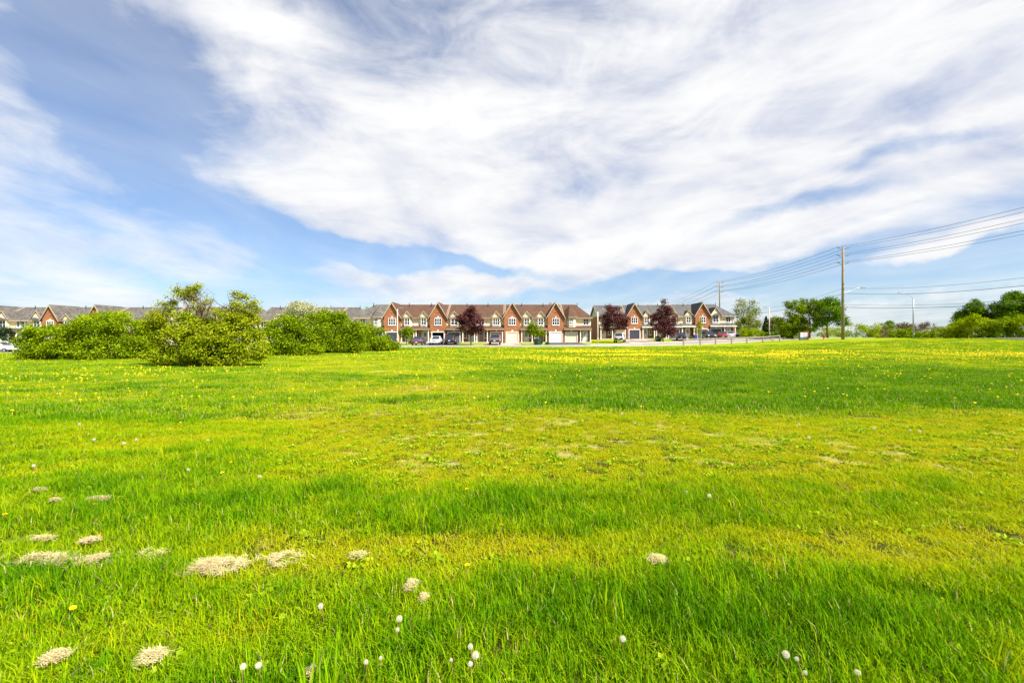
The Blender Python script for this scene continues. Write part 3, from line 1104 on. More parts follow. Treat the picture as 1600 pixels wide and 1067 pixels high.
def crown(lobes, nclump, per, csig, seed, shell=.55, rough=.22, knobs=0):
    """leaf centres gathered in sprays inside a union of uneven ellipsoids"""
    g = np.random.default_rng(seed)
    if knobs:
        more = []
        for l in lobes:
            w_ = l[6] if len(l) > 6 else 1
            more.append((*l[:3], l[3] * .8, l[4] * .8, l[5] * .8, w_ * .55))
            for _ in range(knobs):
                dd = g.normal(size=3); dd[2] += .25; dd /= np.linalg.norm(dd)
                f = g.uniform(.22, .42)
                q = .74 + .16 * g.random()
                more.append((l[0] + dd[0] * l[3] * q, l[1] + dd[1] * l[4] * q, l[2] + dd[2] * l[5] * q, l[3] * f, l[4] * f, l[5] * f * 1.05, w_))
        lobes = more
    L = np.array([l[:6] for l in lobes], float)
    wts = np.array([(l[3] * l[4] + l[3] * l[5] + l[4] * l[5]) * (l[6] if len(l) > 6 else 1) for l in lobes])
    k = g.choice(len(L), nclump, p=wts / wts.sum())
    d = g.normal(size=(nclump, 3)); d /= np.linalg.norm(d, axis=1)[:, None]
    ang = np.arctan2(d[:, 1], d[:, 0])
    bumpy = 1 + rough * 2 * (fbm(ang * 1.6 + k * 7.3 + 50, d[:, 2] * 2.4 + seed * 3.1 + 50, 3) - .5) * 2
    r = (shell + (1 - shell) * g.random(nclump) ** .7) * bumpy
    c = L[k, :3] + d * L[k, 3:6] * r[:, None]
    n = nclump * per
    off = g.normal(size=(n, 3)) * csig * np.array([1, 1, .7])
    C = np.repeat(c, per, 0) + off
    D = np.repeat(d, per, 0)
    tint = np.repeat(np.clip(g.normal(.5, .2, nclump), 0, 1), per) + g.normal(0, .13, n)
    return C, D, np.clip(tint, 0, 1)


def set_tint(me, tint, k):
    a = me.attributes.new('tint', 'FLOAT', 'POINT')
    a.data.foreach_set('value', np.repeat(tint, k).astype(np.float32))


def limbs(mb, base, targets, r0, seed, fork=.35, wig=.12):
    g = random.Random(seed)
    for t in targets:
        p0 = np.array(base, float); p3 = np.array(t, float)
        ln = np.linalg.norm(p3 - p0)
        pts = []
        for i in range(6):
            s = i / 5
            p = p0 + (p3 - p0) * s
            p[2] = p0[2] + (p3[2] - p0[2]) * (s ** (1 - fork * .5))
            if 0 < i < 5:
                p = p + np.array([g.uniform(-1, 1), g.uniform(-1, 1), g.uniform(-.4, .4)]) * wig * ln * .5
            pts.append(p)
        mb.tube(pts, [r0 * (1 - .85 * i / 5) for i in range(6)], 6)
        for j in (2, 3, 4):
            for _ in range(2):
                q = pts[j] + np.array([g.uniform(-1, 1), g.uniform(-1, 1), g.uniform(.1, 1)]) * ln * .22
                mid = (pts[j] + q) / 2 + np.array([g.uniform(-1, 1), g.uniform(-1, 1), 0]) * .05 * ln
                mb.tube([pts[j], mid, q], [r0 * .35, r0 * .22, r0 * .08], 5)


def plant(name, label, cat, loc, lobes, leafmat, nclump, per=14, leaf=.12, csig=.16, seed=1, trunk=None, bark='bark',
          group=None, shell=.55, rough=.22, extra=(), up=.35, stems=None, crown_name='crown', knobs=9):
    """tree or bush: base at loc, lobes relative to the base"""
    root = empty(name, loc)
    tag(root, label, cat, group)
    if not trunk:
        lobes = list(lobes) + [(l[0], l[1], l[5] * .5, l[3] * .92, l[4] * .92, l[5] * .6, .8) for l in lobes if l[2] > l[5] * .7 and l[2] - l[5] < 1.6]
    tb = MB()
    if trunk:
        hgt, r = trunk
        g = random.Random(seed)
        top = (g.uniform(-.1, .1), g.uniform(-.1, .1), hgt)
        tb.tube([(0, 0, -.15), (g.uniform(-.04, .04), 0, hgt * .5), top], [r * 1.25, r, r * .8], 9)
        limbs(tb, top, [(l[0], l[1], l[2] + l[5] * .3) for l in lobes], r * .55, seed)
        tb.build('trunk', M[bark], root, True)
    else:
        limbs(tb, (0, 0, -.1), stems or [(l[0], l[1], l[2] + l[5] * .2) for l in lobes], .06, seed, .6)
        tb.build('trunk', M[bark], root, True)
    C, D, tint = crown(lobes, nclump, per, csig, seed, shell, rough, knobs)
    ok = C[:, 2] > .03
    C, D, tint = C[ok], D[ok], tint[ok]
    me = leaf_mesh(crown_name, C, leaf, None, up, .6, seed, D)
    me.materials.append(M[leafmat]); set_tint(me, tint, 4)
    link_mesh(crown_name, me, root)
    for nm, lb, mt, nc, pr, lf, cs in extra:
        C, D, tint = crown(lb, nc, pr, cs, seed + 77, .5, rough)
        me = leaf_mesh(nm, C, lf, None, up, .8, seed + 5, D)
        me.materials.append(M[mt]); set_tint(me, tint, 4)
        link_mesh(nm, me, root)
    return root


def lobes_px(cx_px, Y, base_z, X0, items):
    """items: (px, py, rpx, rpy, dy[, weight]) measured in the photograph at depth Y -> lobes relative to (X0, Y, base_z)"""
    out = []
    for it in items:
        px, py, rx, ry, dy = it[:5]
        w = it[5] if len(it) > 5 else 1
        yy = Y + dy
        out.append((PX(px, yy) - X0, dy, PZ(py, yy) - base_z, rx * yy / F, rx * yy / F * .85, ry * yy / F, w))
    return out


def bush_at(px, py, items, name='bush', dyb=0, **kw):
    x, y, z = at(px, py)
    y += dyb; x = PX(px, y); z = gz(x, y)
    return plant(name, loc=(x, y, z), lobes=lobes_px(px, y, z, x, items), **kw)


# the hawthorn standing in front
def hawthorn():
    x, y, z = at(322, 573)
    y += .4; x = PX(322, y); z = gz(x, y)
    root = empty('hawthorn_tree', (x, y, z))
    tag(root, 'broad hawthorn with a bare twiggy gap in its top in front of the hedge', 'tree')
    g = random.Random(3)
    body = lobes_px(322, y, z, x, [(270, 545, 34, 26, 0), (330, 550, 45, 26, -.3, 1.2), (385, 544, 34, 30, 0), (300, 512, 44, 26, .2), (365, 510, 42, 28, .2), (405, 552, 16, 16, -.3), (250, 520, 20, 22, .2), (250, 555, 20, 12, -.2)])
    top = lobes_px(322, y, z, x, [(262, 486, 24, 20, 0), (285, 462, 26, 15, .2), (300, 452, 14, 9, -.2), (243, 500, 16, 14, .3), (378, 478, 25, 16, 0), (368, 465, 10, 10, .3), (395, 472, 12, 12, -.2), (350, 490, 14, 10, .4), (385, 500, 28, 16, 0), (312, 474, 24, 16, .3, .35), (335, 486, 14, 10, -.3, .6)])
    wood = MB()
    limbs(wood, (0, 0, -.1), [(l[0], l[1], l[2]) for l in body + top], .075, 5, .5)
    wood.build('trunk', M['bark'], root, True)
    tw = MB()
    cz = PZ(508, y) - z
    for i in range(30):
        bx = PX(g.uniform(300, 322), y) - x
        p0 = np.array((bx, g.uniform(-.2, .2), cz + g.uniform(-.3, .2)))
        ex, ey = g.uniform(288, 346), g.uniform(447, 480)
        p2 = np.array((PX(ex, y) - x, g.uniform(-.7, .7), PZ(ey, y) - z))
        mid = (p0 + p2) / 2 + np.array((g.uniform(-.12, .12), g.uniform(-.12, .12), .05))
        tw.tube([p0, mid, p2], [.022, .013, .005], 5)
        for _ in range(4):
            s = g.uniform(.35, .95)
            a = p0 + (p2 - p0) * s
            b = a + np.array((g.uniform(-.4, .4), g.uniform(-.3, .3), g.uniform(.05, .45)))
            tw.tube([a, b], [.011, .005], 4)
    tw.build('bare_twigs', M['twig'], root)
    C, D, tint = crown(body, 3200, 16, .12, 21, .45, .28, 9)
    ok = C[:, 2] > .12
    me = leaf_mesh('crown', C[ok], .105, None, .3, .6, 3, D[ok])
    me.materials.append(M['lf_hawthorn']); set_tint(me, tint[ok], 4)
    link_mesh('crown', me, root)
    C, D, tint = crown(top, 620, 15, .11, 22, .25, .3, 4)
    me = leaf_mesh('upper_foliage', C, .10, None, .3, .6, 4, D)
    me.materials.append(M['lf_yellow']); set_tint(me, tint, 4)
    link_mesh('upper_foliage', me, root)
    C, D, tint = crown(lobes_px(322, y, z, x, [(392, 548, 30, 22, -.7), (330, 520, 70, 14, -.8), (400, 520, 14, 24, 0)]), 130, 12, .12, 24, .4, .3)  # sprays of yellower leaves across the front and on the right side
    me = leaf_mesh('yellow_foliage', C, .10, None, .3, .6, 8, D)
    me.materials.append(M['lf_yellow']); set_tint(me, tint, 4)
    link_mesh('yellow_foliage', me, root)


hawthorn()
bush_at(80, 564, [(62, 549, 26, 20, 0), (95, 549, 24, 22, 0), (75, 527, 30, 17, .6), (45, 530, 18, 18, .8), (112, 530, 18, 22, .5)], dyb=1.3,
        label='rounded bush at the open end of the hedge by the white cars', cat='bush', leafmat='lf_green', nclump=1500, per=14, leaf=.14, csig=.18, seed=31, group='bushes along the hedge')
bush_at(165, 563, [(135, 545, 34, 26, 0), (180, 545, 38, 26, 0), (222, 548, 30, 22, 0), (150, 518, 36, 26, .8), (200, 515, 36, 24, .8), (235, 525, 20, 24, .6)], dyb=1.5,
        label='wide bright green bush next to the hawthorn in the hedge', cat='bush', leafmat='lf_green', nclump=2300, per=14, leaf=.14, csig=.18, seed=32, group='bushes along the hedge')
bush_at(160, 557, [(150, 507, 32, 19, 0), (182, 505, 26, 18, .5), (130, 515, 20, 20, .5), (160, 535, 40, 25, 0, .5)], dyb=5,
        label='smooth lime dome of foliage rising behind the wide bright bush', cat='bush', leafmat='lf_lime', nclump=1500, per=14, leaf=.13, csig=.17, seed=33, rough=.10, group='bushes along the hedge')
bush_at(450, 556, [(435, 540, 30, 20, 0), (470, 535, 34, 24, 0), (440, 512, 28, 20, .8), (480, 510, 34, 20, 1)], dyb=1.3,
        label='dense dark green bush directly right of the hawthorn', cat='bush', leafmat='lf_green', nclump=2000, per=14, leaf=.16, csig=.2, seed=34, group='bushes along the hedge')
bush_at(490, 552, [(475, 488, 30, 17, 0), (500, 495, 26, 15, 0), (455, 500, 20, 14, .5), (520, 500, 16, 12, 0), (485, 520, 40, 25, .5, .5)], dyb=4.5,
        label='bush covered in creamy white blossom rising out of the hedge', cat='bush', leafmat='lf_blossom', nclump=1900, per=14, leaf=.14, csig=.2, seed=35, rough=.32, group='bushes along the hedge')
bush_at(530, 552, [(515, 535, 26, 20, 0), (545, 525, 28, 26, 0), (530, 508, 24, 18, .8), (520, 500, 20, 14, 1.5)], dyb=1.3,
        label='mid-green bush between the blossoming bush and the end of the hedge', cat='bush', leafmat='lf_green', nclump=1900, per=14, leaf=.17, csig=.22, seed=36, group='bushes along the hedge')
bush_at(582, 549, [(570, 532, 24, 20, 0), (598, 537, 22, 15, 0), (575, 517, 22, 12, .8), (607, 542, 12, 10, 0)], dyb=1.3,
        label='low bright bush ending the hedge beside the concrete street lamp', cat='bush', leafmat='lf_green', nclump=1500, per=14, leaf=.17, csig=.22, seed=37, group='bushes along the hedge')


def tree_px(px, Y, items, name='tree', **kw):
    x = PX(px, Y); z = gz(x, Y)
    return plant(name, loc=(x, Y, z), lobes=lobes_px(px, Y, z, x, items), **kw)


# street trees
tree_px(736, 79, [(736, 512, 19, 13, 0), (728, 500, 15, 12, .4), (745, 503, 14, 13, -.4), (736, 491, 11, 9, 0), (737, 483, 5, 6, 0)], 'purple_maple', label='purple-leaved maple in front of the brown-roofed row', cat='tree',
        leafmat='lf_purple', nclump=650, per=12, leaf=.24, csig=.2, seed=41, trunk=(1.6, .11), group='purple maples')
tree_px(960, 88, [(960, 506, 19, 12, 0), (949, 500, 12, 12, .4), (971, 498, 12, 11, -.4), (959, 488, 14, 11, 0)], 'purple_maple', label='round purple-leaved maple above the silver parked car', cat='tree',
        leafmat='lf_purple', nclump=650, per=12, leaf=.26, csig=.22, seed=42, trunk=(1.5, .12), group='purple maples')
tree_px(1036, 87, [(1036, 512, 20, 13, 0), (1027, 500, 13, 11, .4), (1045, 498, 13, 12, -.4), (1037, 486, 11, 10, 0), (1038, 476, 5, 7, 0)], 'purple_maple', label='cone-shaped purple-leaved maple behind a round green shrub', cat='tree',
        leafmat='lf_purple', nclump=700, per=12, leaf=.26, csig=.22, seed=43, trunk=(1.2, .12), group='purple maples')
tree_px(635, 81, [(634, 517, 9, 7, 0), (628, 523, 6, 6, .2), (641, 520, 6, 7, -.2), (637, 527, 7, 4, 0)], 'small_tree', label='small rounded green tree beside the concrete street lamp', cat='tree',
        leafmat='lf_green', nclump=230, per=12, leaf=.18, csig=.15, seed=44, trunk=(1.2, .06))
tree_px(835, 79, [(833, 509, 9, 7, 0), (829, 517, 9, 7, .3), (841, 517, 9, 7, -.3), (847, 522, 6, 5, 0), (835, 521, 9, 5, 0)], 'young_tree', label='young spreading green tree above the wheeled bins', cat='tree',
        leafmat='lf_green', nclump=330, per=12, leaf=.18, csig=.16, seed=45, trunk=(1.6, .07))
tree_px(1093, 88, [(1093, 510, 5, 8, 0), (1091, 518, 5, 6, 0), (1095, 502, 3, 5, 0)], 'sapling', label='thin yellow-green sapling in front of the dark van', cat='tree',
        leafmat='lf_yellow', nclump=110, per=10, leaf=.18, csig=.15, seed=46, trunk=(1.4, .05))
tree_px(1165, 106, [(1158, 475, 11, 10, 0), (1172, 480, 12, 10, .5), (1152, 490, 10, 9, .3), (1181, 492, 9, 8, 0), (1166, 495, 13, 10, 0)], 'pale_tree', label='tall thin-leaved pale tree at the end of the grey-roofed row', cat='tree',
        leafmat='lf_pale', nclump=330, per=10, leaf=.26, csig=.32, seed=47, trunk=(3.2, .16), bark='bark_pale', shell=.2, rough=.35)
tree_px(1166, 101, [(1160, 510, 13, 12, 0), (1175, 508, 13, 13, 0), (1168, 500, 9, 8, 0)], 'bushy_tree', label='yellow-green bushy tree beneath the tall pale tree', cat='tree',
        leafmat='lf_pale', nclump=600, per=12, leaf=.26, csig=.25, seed=48, trunk=(.8, .1))
tree_px(1170, 96, [(1162, 520, 13, 8, 0), (1180, 521, 11, 8, 0)], 'bush', label='bright green bush below the yellow-green bushy tree', cat='bush',
        leafmat='lf_lime', nclump=420, per=12, leaf=.22, csig=.22, seed=49)


def conifer(px, Y, py_top, rpx, label, seed):
    x = PX(px, Y); z = gz(x, Y)
    H = PZ(py_top, Y) - z
    r = rpx * Y / F
    root = empty('conifer', (x, Y, z)); tag(root, label, 'tree')
    MB().tube([(0, 0, -.1), (0, 0, H * .95)], [.14, .02], 8).build('trunk', M['bark'], root)
    g = np.random.default_rng(seed)
    n = 9000
    t = g.random(n) ** .7
    h = .25 + (1 - t) * (H - .25)
    tier = .72 + .28 * np.abs(((h * 2.2) % 1.0) - .5) * 2
    rad = r * (.06 + t) * tier * np.sqrt(g.random(n)) * (.8 + .4 * g.random(n))
    a = g.random(n) * 2 * pi
    C = np.stack([rad * np.cos(a), rad * np.sin(a), h - rad * .18], 1)
    me = leaf_mesh('crown', C, .22, None, .2, .3, seed)
    me.materials.append(M['lf_conifer']); set_tint(me, g.random(n), 4)
    link_mesh('crown', me, root)


conifer(1197, 98, 494, 11, 'dark spruce beside the short street lamp on the corner', 51)
tree_px(1211, 97, [(1211, 505, 10, 10, 0), (1206, 515, 9, 9, 0), (1218, 512, 9, 11, 0)], 'bushy_tree', label='olive bushy tree between the short street lamp and the maples', cat='tree',
        leafmat='lf_pale', nclump=420, per=12, leaf=.24, csig=.25, seed=53, trunk=(.8, .1))
tree_px(1213, 92, [(1206, 523, 12, 4, 0), (1225, 523, 12, 4, 0)], 'hedge', label='low dark hedge at the foot of the short street lamp', cat='hedge',
        leafmat='lf_deep', nclump=350, per=12, leaf=.2, csig=.18, seed=54)
tree_px(1238, 86, [(1233, 506, 17, 15, 0), (1241, 490, 15, 14, .3), (1227, 516, 12, 11, 0), (1248, 510, 14, 13, .4), (1236, 477, 9, 8, 0), (1233, 520, 13, 8, .3)], 'maple_tree', label='low-branched green maple behind the community mailbox', cat='tree',
        leafmat='lf_green', nclump=1000, per=12, leaf=.25, csig=.24, seed=55, trunk=(1.1, .15), group='green maples on the corner')
tree_px(1265, 90, [(1264, 495, 17, 15, 0), (1256, 479, 11, 11, .3), (1272, 480, 13, 12, -.3), (1264, 511, 14, 7, 0)], 'maple_tree', label='middle green maple of the corner group', cat='tree',
        leafmat='lf_green', nclump=650, per=12, leaf=.25, csig=.24, seed=56, trunk=(2.0, .15), group='green maples on the corner')
tree_px(1293, 83, [(1296, 492, 22, 16, 0), (1284, 479, 13, 11, .4), (1305, 480, 13, 12, -.4), (1315, 500, 12, 10, 0), (1281, 504, 13, 9, .3), (1294, 471, 9, 7, 0)], 'maple_tree', label='green maple with clear trunk standing next to the red hydrant and tall pole', cat='tree',
        leafmat='lf_deep', nclump=850, per=12, leaf=.25, csig=.24, seed=57, trunk=(2.1, .15), group='green maples on the corner', shell=.4)

# far right: trees and bushes across the main road
tree_px(1518, 100, [(1515, 488, 17, 12, 0), (1504, 497, 14, 10, .5), (1530, 494, 14, 12, -.5), (1522, 478, 10, 8, 0), (1497, 504, 10, 9, 0), (1520, 503, 20, 9, 0)], 'round_tree', label='smaller dark-leaved tree rising above the lime bushes', cat='tree',
        leafmat='lf_deep', nclump=1500, per=12, leaf=.28, csig=.28, seed=61, trunk=(2.2, .2))
tree_px(1580, 96, [(1578, 476, 20, 14, 0), (1562, 485, 14, 12, .5), (1597, 478, 20, 16, -.5), (1585, 464, 12, 8, 0), (1615, 480, 18, 18, 0), (1575, 496, 26, 12, 0)], 'round_tree', label='larger dark-leaved tree standing over the lime bushes', cat='tree',
        leafmat='lf_deep', nclump=2200, per=12, leaf=.28, csig=.28, seed=62, trunk=(2.6, .24))
for i, (px, Y, it, lb) in enumerate((
        (1497, 96, [(1490, 517, 16, 9, 0), (1508, 512, 15, 12, 0)], 'low lime bush at the tapering end of the roadside thicket'),
        (1533, 93, [(1528, 508, 17, 16, 0), (1545, 511, 15, 14, .5)], 'lime bush directly below the smaller dark tree'),
        (1570, 91, [(1563, 510, 17, 15, 0), (1583, 508, 17, 15, .5)], 'lime bush directly below the larger dark tree'),
        (1612, 89, [(1603, 510, 18, 15, 0), (1630, 508, 20, 17, 0)], 'lime bush where the roadside thicket leaves the trees'))):
    tree_px(px, Y, it, 'bush', label=lb, cat='bush', leafmat='lf_lime' if i != 2 else 'lf_green', nclump=900, per=12, leaf=.24, csig=.26, seed=64 + i, group='lime bushes across the main road', rough=.2)
tree_px(1585, 100, [(1560, 496, 12, 7, 0), (1545, 500, 10, 7, 0), (1595, 500, 22, 8, 0)], 'bush', label='tall yellowish bush between the lime bushes and the dark trees', cat='bush', leafmat='lf_yellow',
        nclump=600, per=12, leaf=.26, csig=.26, seed=69)
for i, (px, Y, it, mt, lb) in enumerate((
        (1350, 135, [(1340, 514, 15, 10, 0), (1362, 515, 15, 9, 0)], 'lf_lime', 'far rounded lime bush just past the tall wooden pole'),
        (1318, 140, [(1310, 517, 18, 8, 0), (1290, 519, 16, 7, 0)], 'lf_lime', 'far lime bush seen under the maple with the clear trunk'),
        (1263, 142, [(1255, 518, 18, 7, 0), (1235, 520, 16, 6, 0)], 'lf_lime', 'far lime bush seen behind the community mailbox'),
        (1373, 138, [(1373, 519, 12, 7, 0)], 'lf_brown', 'far brownish bush beside the rounded lime bush'),
        (1386, 145, [(1384, 512, 9, 9, 0), (1392, 516, 9, 8, 0)], 'lf_pale', 'far pale twiggy shrub between brown and green ones'),
        (1405, 138, [(1400, 519, 13, 6, 0), (1414, 519, 11, 7, 0)], 'lf_green', 'far low green shrub left of the curved street lamp'),
        (1390, 150, [(1389, 508, 5, 6, 0), (1387, 513, 5, 5, 0)], 'lf_deep', 'far tiny upright tree above the shrubs'),
        (1412, 155, [(1408, 512, 7, 8, 0), (1418, 513, 8, 8, 0)], 'lf_brown', 'far ruddy shrub behind the curved street lamp'),
        (1442, 150, [(1434, 514, 10, 8, 0), (1450, 512, 11, 8, 0)], 'lf_brown', 'far grey-brown twiggy tree right of the curved street lamp'),
        (1468, 145, [(1462, 517, 12, 7, 0), (1476, 516, 12, 8, 0)], 'lf_pale', 'far pale shrub meeting the roadside thicket'),
        (1440, 138, [(1430, 521, 12, 4, 0), (1452, 521, 14, 4, 0)], 'lf_green', 'far low green scrub below the twiggy trees'))):
    tree_px(px, Y, it, 'shrub', label=lb, cat='shrub', leafmat=mt, nclump=300, per=10, leaf=.34, csig=.35, seed=80 + i, group='far shrubs beyond the field', rough=.3, shell=.3)
tree_px(574, 125, [(574, 488, 8, 8, 0), (580, 495, 7, 7, 0), (567, 494, 6, 7, 0)], 'far_tree', label='distant thin tree in the gap between two rows of houses', cat='tree', leafmat='lf_pale', nclump=160, per=10, leaf=.3, csig=.35, seed=95, trunk=(4, .15), shell=.2)
tree_px(6, 72, [(4, 520, 14, 10, 0), (10, 528, 10, 8, 0), (-10, 522, 14, 12, 0)], 'shrub', label='dark shrub dotted with white blossom above the white sedan', cat='shrub', leafmat='lf_conifer', nclump=420, per=11, leaf=.2, csig=.2, seed=96,
        extra=(('blossom', [(4, 0, 0, 0, 0, 0)], 'lf_blossom', 0, 1, .1, .1),)[:0])

# garden shrubs
def round_shrub(px, Y, py, rpx, label, mat='lf_deep', seed=1):
    x = PX(px, Y); z = gz(x, Y)
    r = rpx * Y / F
    plant('garden_shrub', label, 'shrub', (x, Y, z), [(0, 0, r * .8, r, r, r * .85)], mat, int(90 + 60 * r), 12, .13, .10, seed, group='clipped shrubs in the front gardens', shell=.7, rough=.06)


round_shrub(843, 80.5, 530, 4.6, 'tall clipped shrub standing behind the wheeled bins', 'lf_conifer', 101)
round_shrub(855, 80.5, 534, 2.8, 'small round shrub beside the white garage door drive', 'lf_deep', 102)
round_shrub(643, 84, 532, 3.6, 'round shrub between the small tree and the plum sedan', 'lf_deep', 103)
round_shrub(1028, 88, 525, 5.5, 'large round shrub at the foot of the cone-shaped maple', 'lf_conifer', 104)
round_shrub(1151, 95, 524, 4.5, 'dark shrub beside the glazed white porch', 'lf_conifer', 105)
round_shrub(1080, 93, 525, 3.0, 'shrub on the lawn next to the blue recycling bin', 'lf_deep', 106)


# ------------------------------------------------------------------ cars
def car(label, px, Y, heading, paint, kind='sedan', group='cars parked on the drives'):
    """heading 0 = nose away from the camera (+y)"""
    x = PX(px, Y); z = max(gz(x, Y), gz(x, Y + 1.2), gz(x, Y - 1.2)) + .09
    root = empty('parked_car', (x, Y, z), heading)
    tag(root, label, 'car', group)
    if kind == 'sedan':
        L, W2 = 4.55, .89
        st = [(-2.27, .45, .80, .84), (-2.12, .28, .95, .93), (-1.55, .24, 1.02, 1.0), (-.9, .22, .98, 1.0), (.6, .22, .94, 1.0), (1.35, .22, .88, 1.0), (1.95, .25, .76, .96), (2.18, .30, .64, .90), (2.27, .40, .56, .82)]
        gh = [(-1.75, .99, .80), (-1.05, 1.42, .62), (.10, 1.45, .63), (1.05, .95, .82)]
        pick = False
    elif kind == 'suv':
        L, W2 = 4.6, .93
        st = [(-2.30, .50, .95, .90), (-2.22, .34, 1.10, .97), (-1.6, .30, 1.12, 1.0), (.7, .30, 1.08, 1.0), (1.3, .30, 1.02, 1.0), (2.0, .32, .92, .96), (2.24, .38, .78, .90), (2.30, .48, .66, .82)]
        gh = [(-2.20, 1.10, .86), (-1.95, 1.66, .70), (.15, 1.70, .70), (1.05, 1.06, .86)]
        pick = False
    else:  # pickup
        L, W2 = 5.3, .96
        st = [(-2.65, .55, 1.02, .96), (-2.60, .40, 1.10, 1.0), (-1.0, .40, 1.10, 1.0), (.9, .40, 1.12, 1.0), (1.6, .38, 1.10, 1.0), (2.4, .40, 1.0, .97), (2.62, .45, .85, .9), (2.66, .55, .7, .84)]
        gh = [(-.75, 1.09, .88), (-.55, 1.76, .74), (.55, 1.80, .74), (1.35, 1.10, .88)]
        pick = True
    mb = MB()
    ring = 10
    for y, zb, zt, k in st:
        hw = W2 * k
        pts = [(-hw * .86, zb), (-hw * .98, zb + .10), (-hw, (zb + zt) / 2), (-hw * .965, zt - .10), (-hw * .84, zt)]
        pts += [(-p[0], p[1]) for p in reversed(pts)]
        mb.v += [(p[0], y, p[1]) for p in pts]
    for i in range(len(st) - 1):
        for j in range(ring):
            a = i * ring + j; b = i * ring + (j + 1) % ring
            mb.f.append((a, a + ring, b + ring, b))
    mb.f.append(tuple(range(ring))); mb.f.append(tuple(range(len(st) * ring - 1, (len(st) - 1) * ring - 1, -1)))
    P = M[paint]
    mb.build('body', P, root, True)
    # glazed cabin
    g = MB()
    (y0, z0, k0), (y1, z1, k1), (y2, z2, k2), (y3, z3, k3) = gh
    h0, h1, h2, h3 = (W2 * k for k in (k0, k1, k2, k3))
    z0b, z3b = z0 - .06, z3 - .06
    g.poly([(-h0, y0, z0b), (h0, y0, z0b), (h1, y1, z1), (-h1, y1, z1)])
    g.poly([(-h3, y3, z3b), (-h2, y2, z2), (h2, y2, z2), (h3, y3, z3b)])
    for s in (-1, 1):
        g.poly([(s * h0, y0, z0b), (s * h1, y1, z1), (s * h2, y2, z2), (s * h3, y3, z3b)])
    g.build('cabin_glass', M['glass'], root)
    rf = MB()
    rf.slab([(-h1 * 1.03, y1 - .05, z1 + .02), (h1 * 1.03, y1 - .05, z1 + .02), (h2 * 1.03, y2 + .06, z2 + .02), (-h2 * 1.03, y2 + .06, z2 + .02)], (0, 0, -.075))
    for s in (-1, 1):
        rf.tube([(s * h0 * 1.0, y0, z0b), (s * h1 * 1.01, y1, z1)], .045, 6)
        rf.tube([(s * h3 * 1.0, y3, z3b), (s * h2 * 1.01, y2, z2)], .04, 6)
        ym = (y1 + y2) / 2
        rf.tube([(s * (h0 + .005), ym, z0b + .03), (s * (h1 + .005), ym, z1)], .04, 6)
    rf.build('roof', P, root)
    # lamps, bumpers, plate, mirrors
    yb, yf = -L / 2, L / 2
    zt = .82 if kind == 'sedan' else 1.0
    for s in (-1, 1):
        MB().box(*sorted((s * W2 * .56, s * W2 * .86)), yb - .015, yb + .16, zt - .20, zt - .02).build('tail_light', M['lamp_red'], root)
        MB().box(*sorted((s * W2 * .48, s * W2 * .82)), yf - .20, yf + .012, zt - .26, zt - .10).build('headlight', M['lamp_clear'], root)
        MB().box(*sorted((s * W2 * .98, s * W2 * 1.16)), .80, .95, zt + .12, zt + .26).build('wing_mirror', P, root)
    MB().box(-W2 * .84, W2 * .84, yb - .05, yb + .12, zt - .46, zt - .28).box(-W2 * .7, W2 * .7, yb - .03, yb + .2, zt - .55, zt - .461).build('rear_bumper', M['dark_plastic'] if kind != 'sedan' else P, root)
    MB().box(-W2 * .80, W2 * .80, yf - .12, yf + .04, zt - .50, zt - .32).build('front_bumper', P, root)
    MB().box(-W2 * .45, W2 * .45, yf - .1, yf + .02, zt - .30, zt - .16).build('grille', M['dark_plastic'], root)
    MB().box(-.16, .16, yb - .075, yb - .051, zt - .42, zt - .31).build('licence_plate', M['plate'], root)
    wr = .32 if kind == 'sedan' else .36
    for s in (-1, 1):
        for yw in (yb + .92, yf - .88):
            xo = s * (W2 - .09)
            ty = MB()
            n = 18
            prof = [(wr * .62, -.10), (wr * .94, -.11), (wr, -.07), (wr, .07), (wr * .94, .11), (wr * .62, .10)]
            i0 = 0
            for r, o in prof:
                for j in range(n):
                    a = 2 * pi * j / n
                    ty.v.append((xo + o, yw + r * cos(a), wr - .085 + r * sin(a)))
            for k in range(len(prof) - 1):
                for j in range(n):
                    a = k * n + j; b = k * n + (j + 1) % n
                    ty.f.append((a, b, b + n, a + n))
            to = ty.build('wheel', M['tyre'], root, False)
            rm_ = MB()
            for sg in (-1, 1):
                rm_.poly([(xo + sg * .085, yw + wr * .63 * cos(2 * pi * j / n), wr - .085 + wr * .63 * sin(2 * pi * j / n)) for j in range(n)])
            rm_.build('rim', M['rim'], to)
    if pick:
        bx = MB()
        bx.box(-W2 * .8, W2 * .8, -2.5, -.8, 1.105, 1.13)
        bx.build('bed_cover', M['dark_plastic'], root)
    return root


car('dark plum sedan parked with its boot towards the street', 654.7, 79.0, 0, 'car_plum', 'sedan')
car('white sedan facing the street in front of the open garage', 681.7, 80.5, pi, 'car_white', 'sedan')
car('black hatchback parked on the drive with the grey garage door', 704, 81.0, .03, 'car_blueblack', 'suv')
car('dark grey pickup parked in front of the brown garage door', 773.5, 80.5, 0, 'car_grey', 'pickup')
car('silver sport utility car under the round purple maple', 968.6, 88.0, -.35, 'car_silver', 'suv')
car('black sedan parked beside the round shrub and cone-shaped maple', 1064, 92.5, -.30, 'car_black', 'sedan')
car('dark van with pale windscreen facing the street behind the sapling', 1107.5, 92.5, pi - .15, 'car_black', 'suv')
car('dark red car parked by the tall-dormer house garage', 1126.5, 94.0, -.25, 'car_red', 'sedan')
car('silver sedan parked nearest the glazed white porch', 1139, 94.5, -.25, 'car_silver', 'sedan')
car('long white sedan standing side-on by the dark blossoming shrub', 2, 67.5, -pi / 2, 'car_white', 'sedan', 'white cars on the side street')
